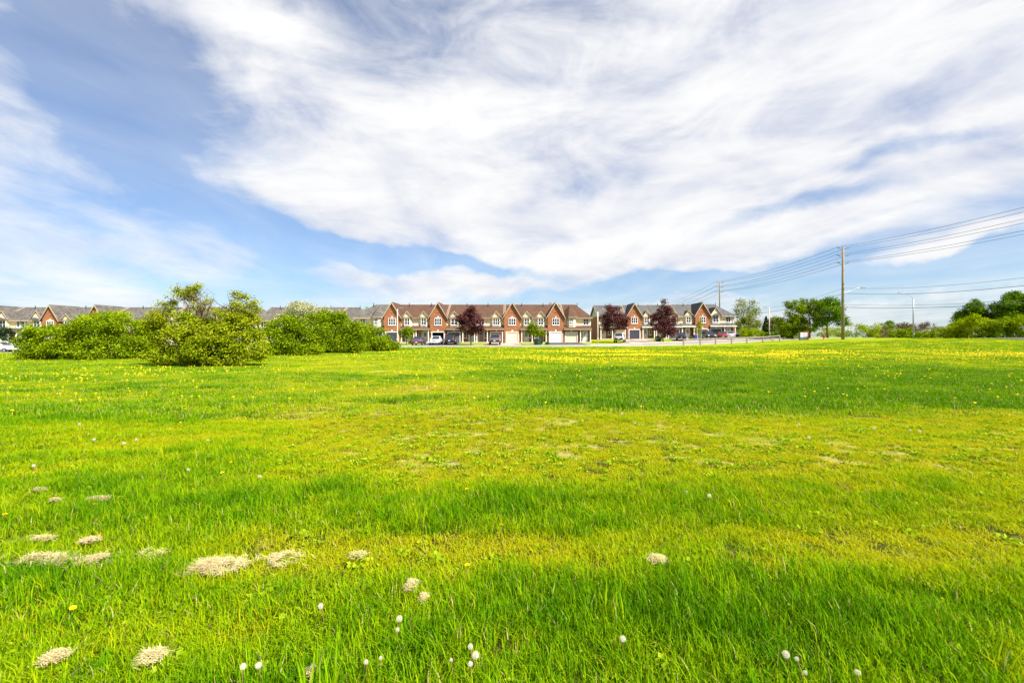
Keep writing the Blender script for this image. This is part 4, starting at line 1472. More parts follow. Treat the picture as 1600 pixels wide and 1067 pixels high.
car('white car half hidden by the bush at the open end of the hedge', 32, 69.5, pi / 2 + .5, 'car_white', 'suv', 'white cars on the side street')


# ------------------------------------------------------------------ street furniture
def street_lamp(px, Y, py_top, arm, label, mat='concrete_pole', rise=.25, r=(.11, .075), curved=False):
    x = PX(px, Y); z = gz(x, Y)
    H = PZ(py_top, Y) - z
    root = empty('street_lamp', (x, Y, z)); tag(root, label, 'street lamp')
    MB().tube([(0, 0, -.2), (0, 0, H * .5), (0, 0, H)], [r[0], (r[0] + r[1]) / 2, r[1]], 12).build('pole', M[mat], root, True)
    MB().box(-.10, .10, -r[0] - .10, -r[0] + .02, .9, 1.25).build('access_box', M[mat], root)
    if curved:
        pts = [(0, 0, H - .05), (arm * .25, 0, H + rise * .42), (arm * .6, 0, H + rise * .85), (arm, 0, H + rise)]
    else:
        pts = [(0, 0, H - .1), (arm * .5, 0, H + rise * .6), (arm, 0, H + rise)]
    MB().tube(pts, .035, 8).build('arm', M['metal_grey'], root)
    s = 1 if arm > 0 else -1
    mb = MB()
    a = arm
    mb.slab([(a - s * .1, -.12, H + rise + .05), (a + s * .55, -.15, H + rise + .04), (a + s * .55, .15, H + rise + .04), (a - s * .1, .12, H + rise + .05)], (0, 0, -.11))
    mb.build('lamp_head', M['metal_grey'], root)


street_lamp(621, 76.2, 483, .45, 'concrete street lamp at the end of the hedge by the plum sedan')
street_lamp(934, 80.5, 487, .75, 'concrete street lamp in the gap between brown and grey roofed rows', rise=.45)
street_lamp(1202, 91.5, 480, -.55, 'short concrete street lamp beside the dark spruce', rise=.1)
street_lamp(1427, 97, 466, -2.7, 'tall grey street lamp with a long curved arm across the main road', 'metal_grey', 1.2, (.16, .10), True)


def split_fence():
    P = [(1068, 72.0), (1094, 72.6), (1118, 73.4), (1143, 74.4), (1167, 75.6), (1192, 76.8), (1218, 78.2)]
    pts = []
    for px, Y in P:
        x = PX(px, Y); pts.append((x, Y, gz(x, Y)))
    root = empty('rail_fence', pts[0])
    tag(root, 'low grey wooden post and rail fence along the bend of the street', 'fence')
    o = np.array(pts[0])
    for p in pts:
        q = np.array(p) - o
        mb = MB().box(q[0] - .085, q[0] + .085, q[1] - .085, q[1] + .085, q[2] - .3, q[2] + 1.10)
        i = len(mb.v) - 4
        mb.poly([(q[0] - .10, q[1] - .10, q[2] + 1.102), (q[0] + .10, q[1] - .10, q[2] + 1.102), (q[0] + .10, q[1] + .10, q[2] + 1.102), (q[0] - .10, q[1] + .10, q[2] + 1.102)])
        mb.build('post', M['wood_grey'], root)
    for a, b in zip(pts, pts[1:]):
        A, B = np.array(a) - o, np.array(b) - o
        for hgt, t, nm in ((.90, .17, 'rail'), (.36, .09, 'rail')):
            d = (B - A) / np.linalg.norm(B - A)
            nrm = np.array((-d[1], d[0], 0)) * .04
            f = nrm / .04 * -.127
            mb = MB()
            p0, p1 = A + f + d * .003, B + f - d * .003
            mb.slab([p0 + (0, 0, hgt), p1 + (0, 0, hgt), p1 + (0, 0, hgt + t), p0 + (0, 0, hgt + t)], tuple(nrm))
            mb.build(nm, M['wood_grey'], root)


split_fence()


def utility_pole(px, Y, py_top, label, lamp=False, top_r=.15, base_r=.24, x=None):
    x = PX(px, Y) if x is None else x
    z = gz(x, Y)
    H = PZ(py_top, Y) - z
    root = empty('utility_pole', (x, Y, z)); tag(root, label, 'utility pole', 'wooden utility poles along the main road')
    m, W, out = new_mat('pole_wood') if 'pole_wood' not in M else (M['pole_wood'], None, None)
    if W:
        v = objvec(W)
        xx, yy, zz = W.xyz(v)
        n = W.noise(W.comb(W.math('MULTIPLY', xx, 14.), W.math('MULTIPLY', yy, 14.), W.math('MULTIPLY', zz, .7)), 1.0, 5, .6)
        principled(W, out, W.ramp(n, ((.3, (.16, .12, .07)), (.7, (.33, .28, .19)))), .95, .1)
        M['pole_wood'] = m
    MB().tube([(0, 0, -.3), (0, 0, H * .5), (0, 0, H)], [base_r, (base_r + top_r) / 2, top_r], 14).build('pole', M['pole_wood'], root, True)
    lv = []
    for k in range(3):
        h = H - .15 - 1.22 * k
        for s in (-1, 1):
            a = MB().tube([(s * .12, 0, h - .12), (s * .45, 0, h - .10), (s * 1.0, 0, h + .06)], [.05, .045, .05], 8)
            for j in range(4):
                t = .4 + .17 * j
                a.tube([(s * t, 0, h - .12 + (t - .3) * .25), (s * (t + .05), 0, h - .105 + (t - .3) * .25)], .085, 8)
            a.build('insulator', M['insulator'], root)
            lv.append((s * 1.0, h + .1))
    for h in (H * .55, H * .60, H * .42):
        MB().box(-.06, .06, -base_r - .08, -base_r + .1, h - .1, h + .1).build('bracket', M['metal_grey'], root)
    if lamp:
        h0 = PZ(462, Y) - z
        h1 = PZ(449.5, Y) - z
        MB().tube([(.15, 0, h0), (1.2, 0, h0 + (h1 - h0) * .55), (2.3, 0, h1 - .12), (3.0, 0, h1)], .04, 8).tube([(.15, 0, h0 + .5), (1.2, 0, h0 + (h1 - h0) * .55)], .025, 6).build('arm', M['metal_grey'], root)
        MB().slab([(2.9, -.14, h1 + .06), (3.7, -.17, h1 + .05), (3.7, .17, h1 + .05), (2.9, .14, h1 + .06)], (0, 0, -.14)).build('lamp_head', M['metal_grey'], root)
    return x, Y, z, H, lv


P1 = utility_pole(1317, 75, 386, 'tall wooden power pole with a street lamp arm beside the hydrant', True)
P2 = utility_pole(1124.5, 118, 440, 'distant wooden power pole rising behind the grey-roofed row')
P0 = utility_pole(0, 31, 200, 'tall wooden power pole standing farther along the main road', False, x=55.2)
P3 = (53.2, 165, 0.0, 0.0, [(a_, h_ + P2[2] - 3.4) for a_, h_ in P2[4]])   # the next pole lies out of sight behind the roofs


def wire(p, q, sag, r, label, group, name='overhead_wire', dip=None):
    pts = []
    n = 26
    for i in range(n + 1):
        t = i / n
        pts.append((p[0] + (q[0] - p[0]) * t, p[1] + (q[1] - p[1]) * t, p[2] + (q[2] - p[2]) * t - 4 * sag * t * (1 - t)))
    o = MB().tube(pts, r, 5).build(name, M['wire'])
    tag(o, label, 'wire', group)


order = ['top', 'middle', 'lowest']
for (A, B, where, sag) in ((P0, P1, 'running from the lamp pole towards the field edge', .8), (P1, P2, 'between the lamp pole and the distant pole', .8), (P2, P3, 'running on beyond the distant pole', .8)):
    for k in range(6):
        a, b = A[4][k], B[4][k]
        p = (A[0] + a[0], A[1], A[2] + a[1]); q = (B[0] + b[0], B[1], B[2] + b[1])
        side = 'road-side' if a[0] > 0 else 'field-side'
        wire(p, q, sag, .021 if A is P0 else .026, f'{order[k // 2]} {side} power wire {where}', 'power wires strung between the poles', 'power_wire')
for h, sag, r, nm in ((9.6, 1.35, .018, 'uppermost'), (8.75, 1.35, .030, 'second'), (6.9, 1.0, .020, 'third'), (6.45, .9, .032, 'lowest thick')):
    for A, B, where in ((P0, P1, 'right of the lamp pole'), (P1, P2, 'left of the lamp pole')):
        zA = (h if A is P1 else h - (.6 if A is P0 else 0))
        zB = h - (1.2 if B is P2 else 0)
        wire((A[0] + .2, A[1], zA), (B[0] + .2, B[1], zB), sag, r, f'{nm} low cable strung {where}', f'low cables {where}', 'overhead_cable')


# community mailbox, hydrant, bins
def mailbox():
    Y = 80.0
    x = PX(1255, Y); z = gz(x, Y)
    root = empty('community_mailbox', (x, Y, z), -.12)
    tag(root, 'grey and white community mailbox with a red side beneath the corner maples', 'mailbox')
    MB().box(-.62, .62, -.24, .24, -.1, .46).build('base', M['mail_grey'], root)
    MB().box(-.66, .80, -.28, .28, 1.36, 1.44).build('cap', M['red_paint'], root)
    MB().box(.622, .80, -.27, .27, .10, 1.36).build('side_panel', M['red_paint'], root)
    MB().box(-.62, .62, -.22, .26, .46, 1.36).build('cabinet', M['mail_grey'], root)
    for s in (-1, 1):
        d = MB().box(*sorted((s * .03, s * .60)), -.25, -.221, .48, 1.34).build('door_bank', M['mail_white'], root)
        for r in range(5):
            for c in range(2):
                x0 = s * .05 + (s * .27) * c
                MB().box(*sorted((x0, x0 + s * .25)), -.262, -.2505, .50 + .166 * r, .50 + .166 * r + .15).build('compartment_door', M['mail_white'], d)


mailbox()


def hydrant():
    Y = 80.0
    x = PX(1287.5, Y); z = gz(x, Y)
    root = empty('fire_hydrant', (x, Y, z)); tag(root, 'red fire hydrant on the grass beside a maple trunk', 'hydrant')
    MB().lathe([(.17, -.05), (.17, .05), (.115, .06), (.115, .55), (.15, .56), (.15, .61), (.12, .66), (.06, .74), (.03, .76), (.03, .80), (.001, .80)], 14).build('barrel', M['red_paint'], root, True)
    for s in (-1, 1):
        MB().tube([(s * .10, 0, .45), (s * .20, 0, .45)], .065, 10).build('nozzle', M['red_paint'], root)
    MB().tube([(0, -.10, .40), (0, -.21, .40)], .085, 10).build('pumper_nozzle', M['red_paint'], root)


hydrant()


def wheeled_bin(px, Y, mat, label, s=1.0):
    x = PX(px, Y); z = gz(x, Y) + .06
    root = empty('wheeled_bin', (x, Y, z)); tag(root, label, 'bin')
    b = MB()
    b.v += [(-.22 * s, -.25 * s, .06), (.22 * s, -.25 * s, .06), (.22 * s, .25 * s, .06), (-.22 * s, .25 * s, .06), (-.29 * s, -.32 * s, 1.0 * s), (.29 * s, -.32 * s, 1.0 * s), (.29 * s, .32 * s, 1.0 * s), (-.29 * s, .32 * s, 1.0 * s)]
    for q in ((0, 3, 2, 1), (4, 5, 6, 7), (0, 1, 5, 4), (1, 2, 6, 5), (2, 3, 7, 6), (3, 0, 4, 7)):
        b.f.append(q)
    b.build('body', mat, root)
    MB().slab([(-.31 * s, -.36 * s, 1.01 * s), (.31 * s, -.36 * s, 1.01 * s), (.31 * s, .34 * s, 1.10 * s), (-.31 * s, .34 * s, 1.10 * s)], (0, 0, -.05)).build('lid', mat, root)
    for k in (-1, 1):
        MB().tube([(k * .24 * s, .27 * s, .10), (k * .30 * s, .27 * s, .10)], .10, 10).build('wheel', M['tyre'], root)
    MB().tube([(-.22 * s, .38 * s, .98 * s), (.22 * s, .38 * s, .98 * s)], .02, 6).build('handle', mat, root)


wheeled_bin(837, 77.6, M['bin_black'], 'black wheeled bin at the kerb below the young tree')
wheeled_bin(842.5, 78.4, M['bin_green'], 'dark green wheeled bin next to the black one', 1.02)
wheeled_bin(1086.5, 91, M['bin_blue'], 'blue recycling bin near the sapling', 1.0)

# ------------------------------------------------------------------ grass
hidden = bpy.data.collections.new('grass_tufts')          # prototypes for the grass scatter only


def grass_material():
    m, W, out = new_mat('grass_blade')
    pos = W.n('ShaderNodeNewGeometry').outputs['Position']
    ti = W.n('ShaderNodeAttribute', attribute_name='tint', attribute_type='INSTANCER').outputs['Fac']
    lv = W.n('ShaderNodeAttribute', attribute_name='leaf').outputs['Fac']      # per blade random
    n1 = W.noise(pos, 1.3, 5, .6)
    f = W.math('ADD', ti, W.math('MULTIPLY', W.math('SUBTRACT', n1, .5), .35))
    f = W.math('ADD', f, W.math('MULTIPLY', W.math('SUBTRACT', lv, .5), .30), None, True)
    col = W.ramp(f, ((0.0, (.42, .41, .006)), (0.4, (.30, .40, .004)), (0.75, (.16, .32, .003)), (1.0, (.075, .21, .003))))
    dry = W.math('GREATER_THAN', lv, .955)
    col = W.mix(dry, col, (.46, .38, .14))
    d = W.n('ShaderNodeBsdfDiffuse'); W.link(col, d.inputs[0])
    t = W.n('ShaderNodeBsdfTranslucent'); W.link(col, t.inputs[0])
    mx = W.n('ShaderNodeMixShader'); mx.inputs[0].default_value = .38
    W.link(d.outputs[0], mx.inputs[1]); W.link(t.outputs[0], mx.inputs[2])
    W.link(mx.outputs[0], out.inputs['Surface'])
    return m


M['grass'] = grass_material()


def tuft(n, rad, h, wid, lean, seed):
    g = np.random.default_rng(seed)
    r = rad * np.sqrt(g.random(n)); a = g.random(n) * 2 * pi
    base = np.stack([r * np.cos(a), r * np.sin(a), np.full(n, -.012)], 1)
    yaw = g.random(n) * 2 * pi
    dirv = np.stack([np.cos(yaw), np.sin(yaw), np.zeros(n)], 1)
    side = np.stack([-np.sin(yaw), np.cos(yaw), np.zeros(n)], 1)
    hh = h * g.uniform(.5, 1.25, n)[:, None]
    ln = lean * g.uniform(.1, 1.3, n)[:, None] * hh
    w = wid * g.uniform(.7, 1.3, n)[:, None]
    up = np.array([0, 0, 1.0])
    V = np.empty((n, 5, 3))
    V[:, 0] = base - side * w / 2
    V[:, 1] = base + side * w / 2
    mid = base + dirv * ln * .32 + up * hh * .58
    V[:, 2] = mid + side * w * .42
    V[:, 3] = mid - side * w * .42
    V[:, 4] = base + dirv * ln + up * hh * (1 - .22 * np.minimum(1, ln / hh))
    b = np.arange(n) * 5
    tri = np.stack([np.stack([b, b + 1, b + 2], 1), np.stack([b, b + 2, b + 3], 1), np.stack([b + 3, b + 2, b + 4], 1)], 1)
    me = bpy.data.meshes.new('grass_tuft')
    me.vertices.add(n * 5); me.vertices.foreach_set('co', V.ravel())
    me.loops.add(n * 9); me.loops.foreach_set('vertex_index', tri.ravel().astype(np.int32))
    me.polygons.add(n * 3); me.polygons.foreach_set('loop_start', np.arange(0, n * 9, 3, dtype=np.int32))
    me.update()
    at_ = me.attributes.new('leaf', 'FLOAT', 'POINT')
    at_.data.foreach_set('value', np.repeat(g.random(n), 5).astype(np.float32))
    me.materials.append(M['grass'])
    o = bpy.data.objects.new('grass_tuft', me)
    hidden.objects.link(o)


for s in range(4): tuft(70, .12, .085, .0050, .75, 200 + s)      # 0-3 fine near tufts
for s in range(3): tuft(70, .22, .085, .0100, .75, 210 + s)      # 4-6 middle distance
for s in range(3): tuft(60, .50, .085, .0260, .8, 220 + s)       # 7-9 far
for s in range(3): tuft(26, .07, .155, .0075, .55, 230 + s)      # 10-12 coarse tall tussocks
for s in range(2): tuft(14, .10, .17, .0022, .35, 240 + s)       # 13-14 thin seed stalks


def scatter(name, coll, pts, rot, scl, idx, tint, label, mat=None):
    me = bpy.data.meshes.new(name)
    me.vertices.add(len(pts)); me.vertices.foreach_set('co', np.asarray(pts, float).ravel())
    for nm, ty, val in (('rot', 'FLOAT', rot), ('idx', 'INT', idx), ('tint', 'FLOAT', tint)):
        a = me.attributes.new(nm, ty, 'POINT')
        a.data.foreach_set('value', np.asarray(val).astype(np.int32 if ty == 'INT' else np.float32))
    a = me.attributes.new('scl', 'FLOAT_VECTOR', 'POINT')
    a.data.foreach_set('vector', np.asarray(scl, np.float32).ravel())
    o = link_mesh(name, me)
    ng = bpy.data.node_groups.new(name + '_nodes', 'GeometryNodeTree')
    ng.interface.new_socket('Geometry', in_out='INPUT', socket_type='NodeSocketGeometry')
    ng.interface.new_socket('Geometry', in_out='OUTPUT', socket_type='NodeSocketGeometry')
    N = ng.nodes; Lk = ng.links
    gi = N.new('NodeGroupInput'); go = N.new('NodeGroupOutput')
    ci = N.new('GeometryNodeCollectionInfo'); ci.inputs['Collection'].default_value = coll
    ci.inputs['Separate Children'].default_value = True
    ci.inputs['Reset Children'].default_value = True
    iop = N.new('GeometryNodeInstanceOnPoints'); iop.inputs['Pick Instance'].default_value = True
    def named(nm, ty):
        q = N.new('GeometryNodeInputNamedAttribute'); q.data_type = ty; q.inputs['Name'].default_value = nm
        return [s for s in q.outputs if s.enabled][0]
    cx = N.new('ShaderNodeCombineXYZ')
    Lk.new(named('rot', 'FLOAT'), cx.inputs[2])
    e2r = N.new('FunctionNodeEulerToRotation')
    Lk.new(cx.outputs[0], e2r.inputs[0])
    Lk.new(gi.outputs[0], iop.inputs['Points'])
    Lk.new(ci.outputs[0], iop.inputs['Instance'])
    Lk.new(named('idx', 'INT'), iop.inputs['Instance Index'])
    Lk.new(e2r.outputs[0], iop.inputs['Rotation'])
    Lk.new(named('scl', 'FLOAT_VECTOR'), iop.inputs['Scale'])
    Lk.new(iop.outputs[0], go.inputs[0])
    md = o.modifiers.new('scatter', 'NODES'); md.node_group = ng
    tag(o, label, 'grass' if 'grass' in name else 'flowers', None, 'stuff')
    return o


def grass():
    g = np.random.default_rng(77)
    P, Rr, S, I, T = [], [], [], [], []
    def zone(y0, y1, dens, i0, i1, margin, hs, ws):
        A = (y1 - y0) * (1.14 * (y0 + y1) + 2 * margin)
        n = int(A * dens)
        y = g.uniform(y0, y1, n * 2)
        half = 1.14 * y + margin
        keep = g.random(n * 2) < half / (1.14 * y1 + margin)
        y = y[keep]; half = half[keep]
        x = g.uniform(-1, 1, len(y)) * half
        lush, bare = veg(x, y)
        k = g.random(len(y)) > bare * .88
        x, y, lush, bare = x[k], y[k], lush[k], bare[k]
        hgt = (.34 + 1.15 * lush ** 1.3) * g.uniform(.55, 1.45, len(y)) * hs
        sp = (.85 + .3 * lush) * ws
        P.append(np.stack([x, y, ground(x, y)], 1)); Rr.append(g.random(len(y)) * 2 * pi)
        S.append(np.stack([sp, sp, hgt], 1)); I.append(g.integers(i0, i1, len(y)))
        T.append(np.clip(lush + g.normal(0, .20, len(y)), 0, 1))
    zone(1.2, 5.0, 135, 0, 4, 1.5, 1.0, 1.0)
    zone(1.2, 9.0, 7, 10, 13, 1.5, .75, 1.0)
    zone(1.2, 6.0, 3, 13, 15, 1.5, .8, 1.0)
    zone(5.0, 16.0, 5, 10, 13, 1.5, .6, 1.3)
    zone(5.0, 9.0, 95, 0, 4, 1.5, 1.0, 1.15)
    zone(9.0, 20.0, 26, 4, 7, 2.0, 1.0, 1.1)
    zone(20.0, 36.0, 8, 7, 10, 3.0, 1.0, .8)
    zone(36.0, 66.0, 2.6, 7, 10, 4.0, 1.05, 1.2)
    P = np.concatenate(P); Rr = np.concatenate(Rr); S = np.concatenate(S); I = np.concatenate(I); T = np.concatenate(T)
    # keep the grass off the street and driveways
    ry = np.interp(P[:, 0], [p[0] for p in ROAD], [p[1] for p in ROAD])
    k = (P[:, 1] < ry - 4.6)
    scatter('grass', hidden, P[k], Rr[k], S[k], I[k], T[k], 'rough green grass of the field with tall and mown streaks')
    print('grass instances', int(k.sum()))


grass()

# ------------------------------------------------------------------ broad-leaved weeds and dandelions
weeds = bpy.data.collections.new('weed_tufts')


def weed_proto(seed):
    g = np.random.default_rng(seed)
    n = 18
    a = g.random(n) * 2 * pi
    r = .09 * np.sqrt(g.random(n))
    C = np.stack([r * np.cos(a), r * np.sin(a), .015 + .035 * g.random(n)], 1)
    me = leaf_mesh('weed', C, .042, None, .9, .75, seed)
    me.materials.append(M['lf_weed']); set_tint(me, g.random(n), 4)
    o = bpy.data.objects.new('weed', me); weeds.objects.link(o)


M['lf_weed'] = leaf_mat('lf_weed', (.15, .26, .004), (.23, .34, .006), (.32, .42, .02))
for s in range(3): weed_proto(300 + s)


def scatter_weeds():
    g = np.random.default_rng(78)
    n = 16000
    y = g.uniform(4.6, 15, n); x = g.uniform(-1, 1, n) * (1.14 * y + 1.5)
    zone = sstep(4.8, 5.8, y) * (1 - sstep(9, 15, y)) * sstep(-5, -2, x)
    pn = fbm(x / .45 + 70, y / .35 + 13, 4)
    k = g.random(n) < .50 * zone * (.25 + .75 * sstep(.48, .70, pn))
    xn = g.uniform(-6, 6, 420); yn = g.uniform(1.8, 6, 420)
    x, y = np.concatenate([x[k], xn]), np.concatenate([y[k], yn])
    s = g.uniform(.45, 1.0, len(x))
    scatter('weed_carpet_grass', weeds, np.stack([x, y, ground(x, y)], 1), g.random(len(x)) * 6.28, np.stack([s, s, s], 1), g.integers(0, 3, len(x)), g.random(len(x)),
            'patches of low broad-leaved weeds in the thin grass')


scatter_weeds()
M['petal'] = plain('petal', (.80, .60, .008), .7, .2, .12, 40)
M['stem'] = plain('stem', (.22, .20, .06), .7, .2, .2, 30)
M['stem_red'] = plain('stem_red', (.24, .12, .05), .7, .2, .2, 30)
M['seed'] = leaf_mat('seed', (.55, .49, .34), (.76, .71, .56), (.90, .87, .78), .3)
M['seed_core'] = plain('seed_core', (.30, .24, .14), .8, .1)


def flower_mesh(detail):
    g = np.random.default_rng(5)
    mb = MB()
    n = 26 if detail else 9
    for ring_, (r, z, m) in enumerate(((.021, .000, n), (.015, .005, n * 2 // 3), (.008, .009, n // 2))):
        for j in range(m):
            a = 2 * pi * (j + .5 * ring_) / m
            w = .0034 if detail else .008
            c, s = cos(a), sin(a)
            mb.poly([(-s * w * .4, c * w * .4, z), (c * r * .7 - s * w, s * r * .7 + c * w, z + .004), (c * r, s * r, z + .002), (c * r * .7 + s * w, s * r * .7 - c * w, z + .004)])
    return mb


def dandelion_flower(px, py, label):
    x, y, z = at(px, py + 6 * 4 / max(4, 1))
    root = empty('dandelion_flower', (x, y, z)); tag(root, label, 'flower', 'yellow dandelions in the near grass')
    h = R.uniform(.06, .11)
    MB().tube([(0, 0, -.01), (R.uniform(-.01, .01), 0, h * .6), (0, 0, h)], [.0025, .0022, .002], 6).build('stem', M['stem'], root)
    o = link_mesh('flower_head', FLOWER, root, (0, 0, h))
    o.rotation_euler = (R.uniform(-.5, .3), R.uniform(-.4, .4), R.uniform(0, 6))
    o.scale = (.85,) * 3


FLOWER = flower_mesh(True).mesh('flower_head', M['petal'])


def clock_mesh():
    """dandelion seed head: filaments that end in small tufts"""
    g = np.random.default_rng(9)
    n = 84
    i = np.arange(n) + .5
    ph = np.arccos(1 - 2 * i / n); th = pi * (1 + 5 ** .5) * i
    D = np.stack([np.cos(th) * np.sin(ph), np.sin(th) * np.sin(ph), np.cos(ph)], 1)
    mb = MB()
    tint = []
    for d in D:
        a = np.cross(d, (.3, .5, .81)); a /= np.linalg.norm(a)
        b = np.cross(d, a)
        p0, p1 = d * .004, d * .0175
        mb.poly([p0 - a * .0003, p0 + a * .0003, p1 + a * .0004, p1 - a * .0004])
        for k in range(5):
            w = 2 * pi * k / 5 + g.random()
            e = (a * cos(w) + b * sin(w))
            t = np.cross(d, e)
            q = p1 + e * .0058 + d * .0040
            mb.poly([p1 - t * .0004, p1 + t * .0004, q + t * .0005, q - t * .0005])
    me = mb.mesh('seed_head', M['seed'])
    at_ = me.attributes.new('tint', 'FLOAT', 'POINT')
    at_.data.foreach_set('value', g.random(len(me.vertices)).astype(np.float32))
    return me


CLOCK = clock_mesh()
CORE = MB().lathe([(.001, -.0065), (.0045, -.005), (.0058, 0), (.0045, .005), (.001, .0065)], 8).mesh('seed_core', M['seed_core'])


def dandelion_clock(px, py, label, h=.16, size=1.0, lean=0.0, group='white dandelion seed heads in the grass'):
    """px, py is the middle of the seed head in the photograph; h its height above the soil"""
    dx, dz = (px - 800) / F, (HZ - py) / F
    yv = np.linspace(1.2, 60, 6000)
    zr = EYE + dz * yv - (ground(dx * yv, yv) + h)
    y = float(yv[int(np.argmax(zr < 0))])
    x = dx * y
    bx = x + lean
    z = gz(bx, y)
    root = empty('dandelion_clock', (bx, y, z)); tag(root, label, 'dandelion', group)
    hx = x - bx
    MB().tube([(0, 0, -.01), (hx * .35, .004, h * .5), (hx, 0, h)], [.0028, .0024, .002], 6).build('stem', M['stem_red'], root)
    o = link_mesh('seed_head', CLOCK, root, (hx, 0, h + .004))
    o.scale = (size,) * 3
    o.rotation_euler = (R.uniform(-.4, .4), R.uniform(-.4, .4), R.uniform(0, 6))
    c = link_mesh('seed_core', CORE, o)


near = 'white dandelion seed head on a bare stem in the tall near grass'
for px, py, s, ln in ((501, 949, 1.0, .02), (380, 1043, 1.05, -.01), (404, 1042, 1.05, .01), (624, 968, .95, .0), (621, 986, .85, 0), (572, 1037, .85, 0), (735, 1012, .85, .01),
                      (743, 1026, 1.0, 0), (735, 1039, .85, 0), (973, 999, .9, .0), (1228, 1025, 1.25, .02), (1245, 1030, .75, .03), (1340, 1052, .85, .0), (1258, 1052, .7, -.05), (595, 1030, .6, -.03), (705, 1033, .6, .01)):
    lb = near
    if px in (380, 404): lb = 'white dandelion seed head, one of a matching pair side by side'
    if (px, py) in ((735, 1012), (743, 1026), (735, 1039)): lb = 'white dandelion seed head, one of three standing one above another'
    if px == 1228: lb = 'largest white dandelion seed head, leaning beside a smaller broken one'
    if px == 501: lb = 'lone white dandelion seed head on a long pale stem'
    if py == 968 or py == 986: lb = 'white dandelion seed head just below the compact domed tuft of dry clippings'
    dandelion_clock(px, py, lb, R.uniform(.10, .135), s * R.uniform(.56, .80), ln)
mid = 'small white dandelion seed head out in the mown part of the field'
for px, py in ((147, 687), (194, 693), (213, 687), (325, 688), (53, 728), (294, 734), (406, 745), (124, 663), (1264, 684), (1108, 775), (1072, 770), (1366, 669), (1422, 672), (1437, 674), (992, 661), (972, 646), (1248, 663), (649, 603), (1540, 580), (90, 615)):
    dandelion_clock(px, py, mid, R.uniform(.06, .09), R.uniform(.7, 1.0), 0, 'white dandelion seed heads farther out')
yl = 'yellow dandelion flower in bloom on the near grass'
for px, py in ((8, 815), (149, 799), (783, 834), (730, 900), (327, 746), (361, 724), (128, 707), (114, 972), (55, 747), (347, 744), (729, 770), (210, 705), (215, 703), (45, 690), (40, 668), (48, 660), (235, 677), (282, 660), (1322, 660), (1477, 663), (1498, 650), (1370, 620), (1390, 628)):
    dandelion_flower(px, py, yl)

# the far yellow bands
flw = bpy.data.collections.new('dandelion_heads')
for s in range(2):
    m_ = MB().lathe([(.004, -.004), (.019, .002), (.021, .010), (.014, .018), (.001, .021)], 7)
    m_.tube([(0, 0, -.09), (0, 0, 0)], .0025, 4)
    fo = bpy.data.objects.new('dandelion_head', m_.mesh('dandelion_head', M['petal'])); flw.objects.link(fo)


def far_flowers():
    g = np.random.default_rng(91)
    n = 130000
    # sampled evenly over the field between 15 and 62 m
    y = 9 + 54 * g.random(n) ** .8
    x = g.uniform(-1, 1, n) * (1.15 * y + 3)
    t = x / y
    pn = fbm(x / 4.0 + 8, y / 3.0 + 5, 3)
    d = np.zeros(n)
    d += .55 * sstep(-.08, .12, t) * sstep(25, 30, y - 5 * np.clip(t, 0, 1)) * (1 - sstep(46, 56, y + 10 * np.clip(t, 0, 1)))     # big band on the right
    d += .05 * (1 - sstep(-.75, -.45, t)) * sstep(15, 17, y) * (1 - sstep(26, 32, y))                                              # left edge
    d += .04 * sstep(24, 30, y) * (1 - sstep(50, 58, y)) * sstep(-.5, -.2, t)
    d += .025
    k = g.random(n) < np.clip(d, 0, 1) * sstep(.36, .66, pn) * .75
    x, y = x[k], y[k]
    s = g.uniform(1.0, 1.5, len(x)) * (1 + .022 * np.maximum(y - 15, 0))
    z = ground(x, y) + .10 + g.random(len(x)) * .04
    ry = np.interp(x, [p[0] for p in ROAD], [p[1] for p in ROAD])
    kk = y < ry - 5
    x, y, z, s = x[kk], y[kk], z[kk], s[kk]
    scatter('dandelion_carpet', flw, np.stack([x, y, z], 1), g.random(len(x)) * 6.28, np.stack([s, s, s * .8], 1), g.integers(0, 2, len(x)), g.random(len(x)),
            'yellow carpet of dandelions in bands across the far field')
    print('far flowers', len(x))


far_flowers()


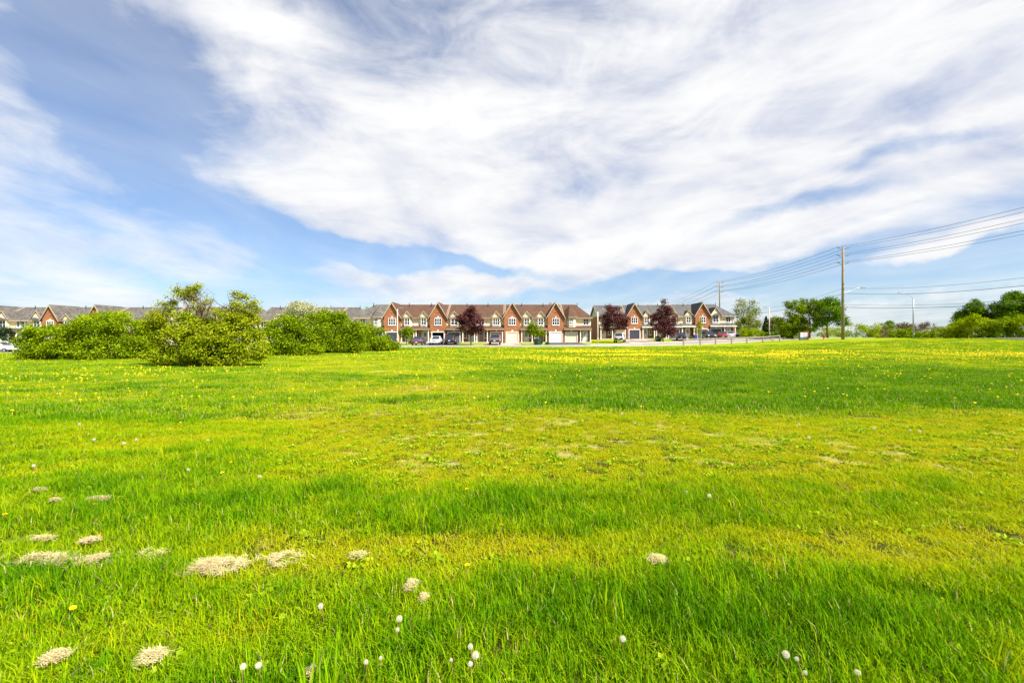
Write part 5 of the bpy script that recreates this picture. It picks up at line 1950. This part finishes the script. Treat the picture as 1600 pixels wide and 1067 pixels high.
# ------------------------------------------------------------------ heaps of dry clippings
def straw_heap(px, py, wpx, hpx, label, seed, dense=1.0):
    x, y, z = at(px, py + hpx * .5)
    w = wpx / F * y * .44
    h = max(.02, hpx / F * y * .26)
    dp = max(.04, hpx / F * y * .85)
    g = np.random.default_rng(seed)
    n = int((620 + 3600 * w) * dense)
    a = g.random(n) * 2 * pi
    r = np.sqrt(g.random(n))
    irregular = .35 + 1.25 * fbm(np.cos(a) * 2.6 + seed * 1.7, np.sin(a) * 2.6 + 9, 3)
    cx = w * r * np.cos(a) * irregular
    cy = dp * r * np.sin(a) * irregular
    stray = g.random(n) < .16
    cx = np.where(stray, cx * 1.3 + g.normal(0, .25 * w, n), cx)
    cy = np.where(stray, cy * 1.3 + g.normal(0, .25 * dp, n), cy)
    r = np.where(stray, 1.0, r)
    cz = h * np.clip(1 - r ** 1.7, 0, 1) * (.55 + .6 * fbm(cx * 9 + 30, cy * 9 + seed, 2)) + .012 + g.random(n) * .014
    kp = fbm(cx * 11 + seed * 3, cy * 8 + 40, 3) > g.uniform(.34, .70, n)
    cx, cy, cz = cx[kp], cy[kp], cz[kp]
    n = len(cx)
    C = np.stack([cx, cy, cz + .028], 1)
    yaw = g.normal(0, .9, n) + (g.random(n) > .5) * pi
    pit = g.normal(0, .20, n)
    d = np.stack([np.cos(yaw) * np.cos(pit), np.sin(yaw) * np.cos(pit), np.sin(pit)], 1)
    sd = np.cross(d, np.array([0, 0, 1.0])); sd /= np.linalg.norm(sd, axis=1)[:, None]
    ln = (min(.055, .30 * w) * g.uniform(.45, 1.1, n))[:, None]
    wd = g.uniform(.0007, .0016, n)[:, None]
    V = np.empty((n, 4, 3))
    V[:, 0] = C - d * ln - sd * wd; V[:, 1] = C - d * ln + sd * wd
    bend = np.array([0, 0, -1.0]) * ln * g.uniform(0, .3, n)[:, None]
    V[:, 2] = C + d * ln + sd * wd * .6 + bend; V[:, 3] = C + d * ln - sd * wd * .6 + bend
    V[:, :, 2] = np.maximum(V[:, :, 2], .004)
    me = bpy.data.meshes.new('straw')
    me.vertices.add(n * 4); me.vertices.foreach_set('co', V.ravel())
    b = np.arange(n) * 4
    q = np.stack([b, b + 1, b + 2, b + 3], 1)
    me.loops.add(n * 4); me.loops.foreach_set('vertex_index', q.ravel().astype(np.int32))
    me.polygons.add(n); me.polygons.foreach_set('loop_start', np.arange(0, n * 4, 4, dtype=np.int32))
    me.update()
    me.materials.append(M['straw'])
    set_tint(me, np.clip(g.normal(.62, .25, n), 0, 1), 4)
    o = link_mesh('clippings_heap', me, None, (x, y, z + .012))
    tag(o, label, 'dry grass', 'heaps of dry grass clippings')


for i, (px, py, wp, hp, lb, dn) in enumerate((
        (66, 876, 112, 22, 'longest flat heap of dry straw-coloured clippings', 1.2),
        (147, 875, 58, 24, 'ragged heap of dry clippings touching the longest heap', .7),
        (336, 884, 94, 26, 'domed heap of dry clippings standing alone in the mown strip', 1.2),
        (450, 871, 64, 28, 'loose scattered heap of dry clippings next to the domed heap', .55),
        (392, 878, 44, 14, 'thin wisp of dry clippings between domed and scattered heaps', .3),
        (71, 846, 42, 12, 'low dry clump behind the longest heap', .8),
        (143, 849, 36, 14, 'slanting dry clump behind the ragged heap', .7),
        (157, 783, 38, 10, 'pale dry clump alone beyond the tall grass band', .8),
        (61, 771, 24, 6, 'tiny pale dry clump beyond the tall grass band', .6),
        (85, 787, 20, 8, 'tiny brownish dry clump beyond the tall grass band', .5),
        (643, 918, 27, 20, 'compact domed tuft of dry clippings among the dandelion clocks', 1.4),
        (661, 941, 17, 15, 'small dry tuft just beside the compact domed tuft', .8),
        (1028, 879, 32, 16, 'single pale dry tuft with nothing else dry near it', .8),
        (88, 1034, 46, 22, 'upright dry tuft in the tall grass below the longest heap', .7),
        (232, 1037, 58, 22, 'crumbly row of dry clippings in the tall grass', .7),
        (235, 868, 60, 22, 'faint wisps of dry grass between the ragged and domed heaps', .14),
        (560, 874, 40, 14, 'faint wisps of dry grass beyond the compact domed tuft', .16),
        (485, 1062, 20, 12, 'small dry tuft in the tall grass below two dandelion clocks', .5))):
    straw_heap(px, py, wp, hp, lb, 400 + i, dn)
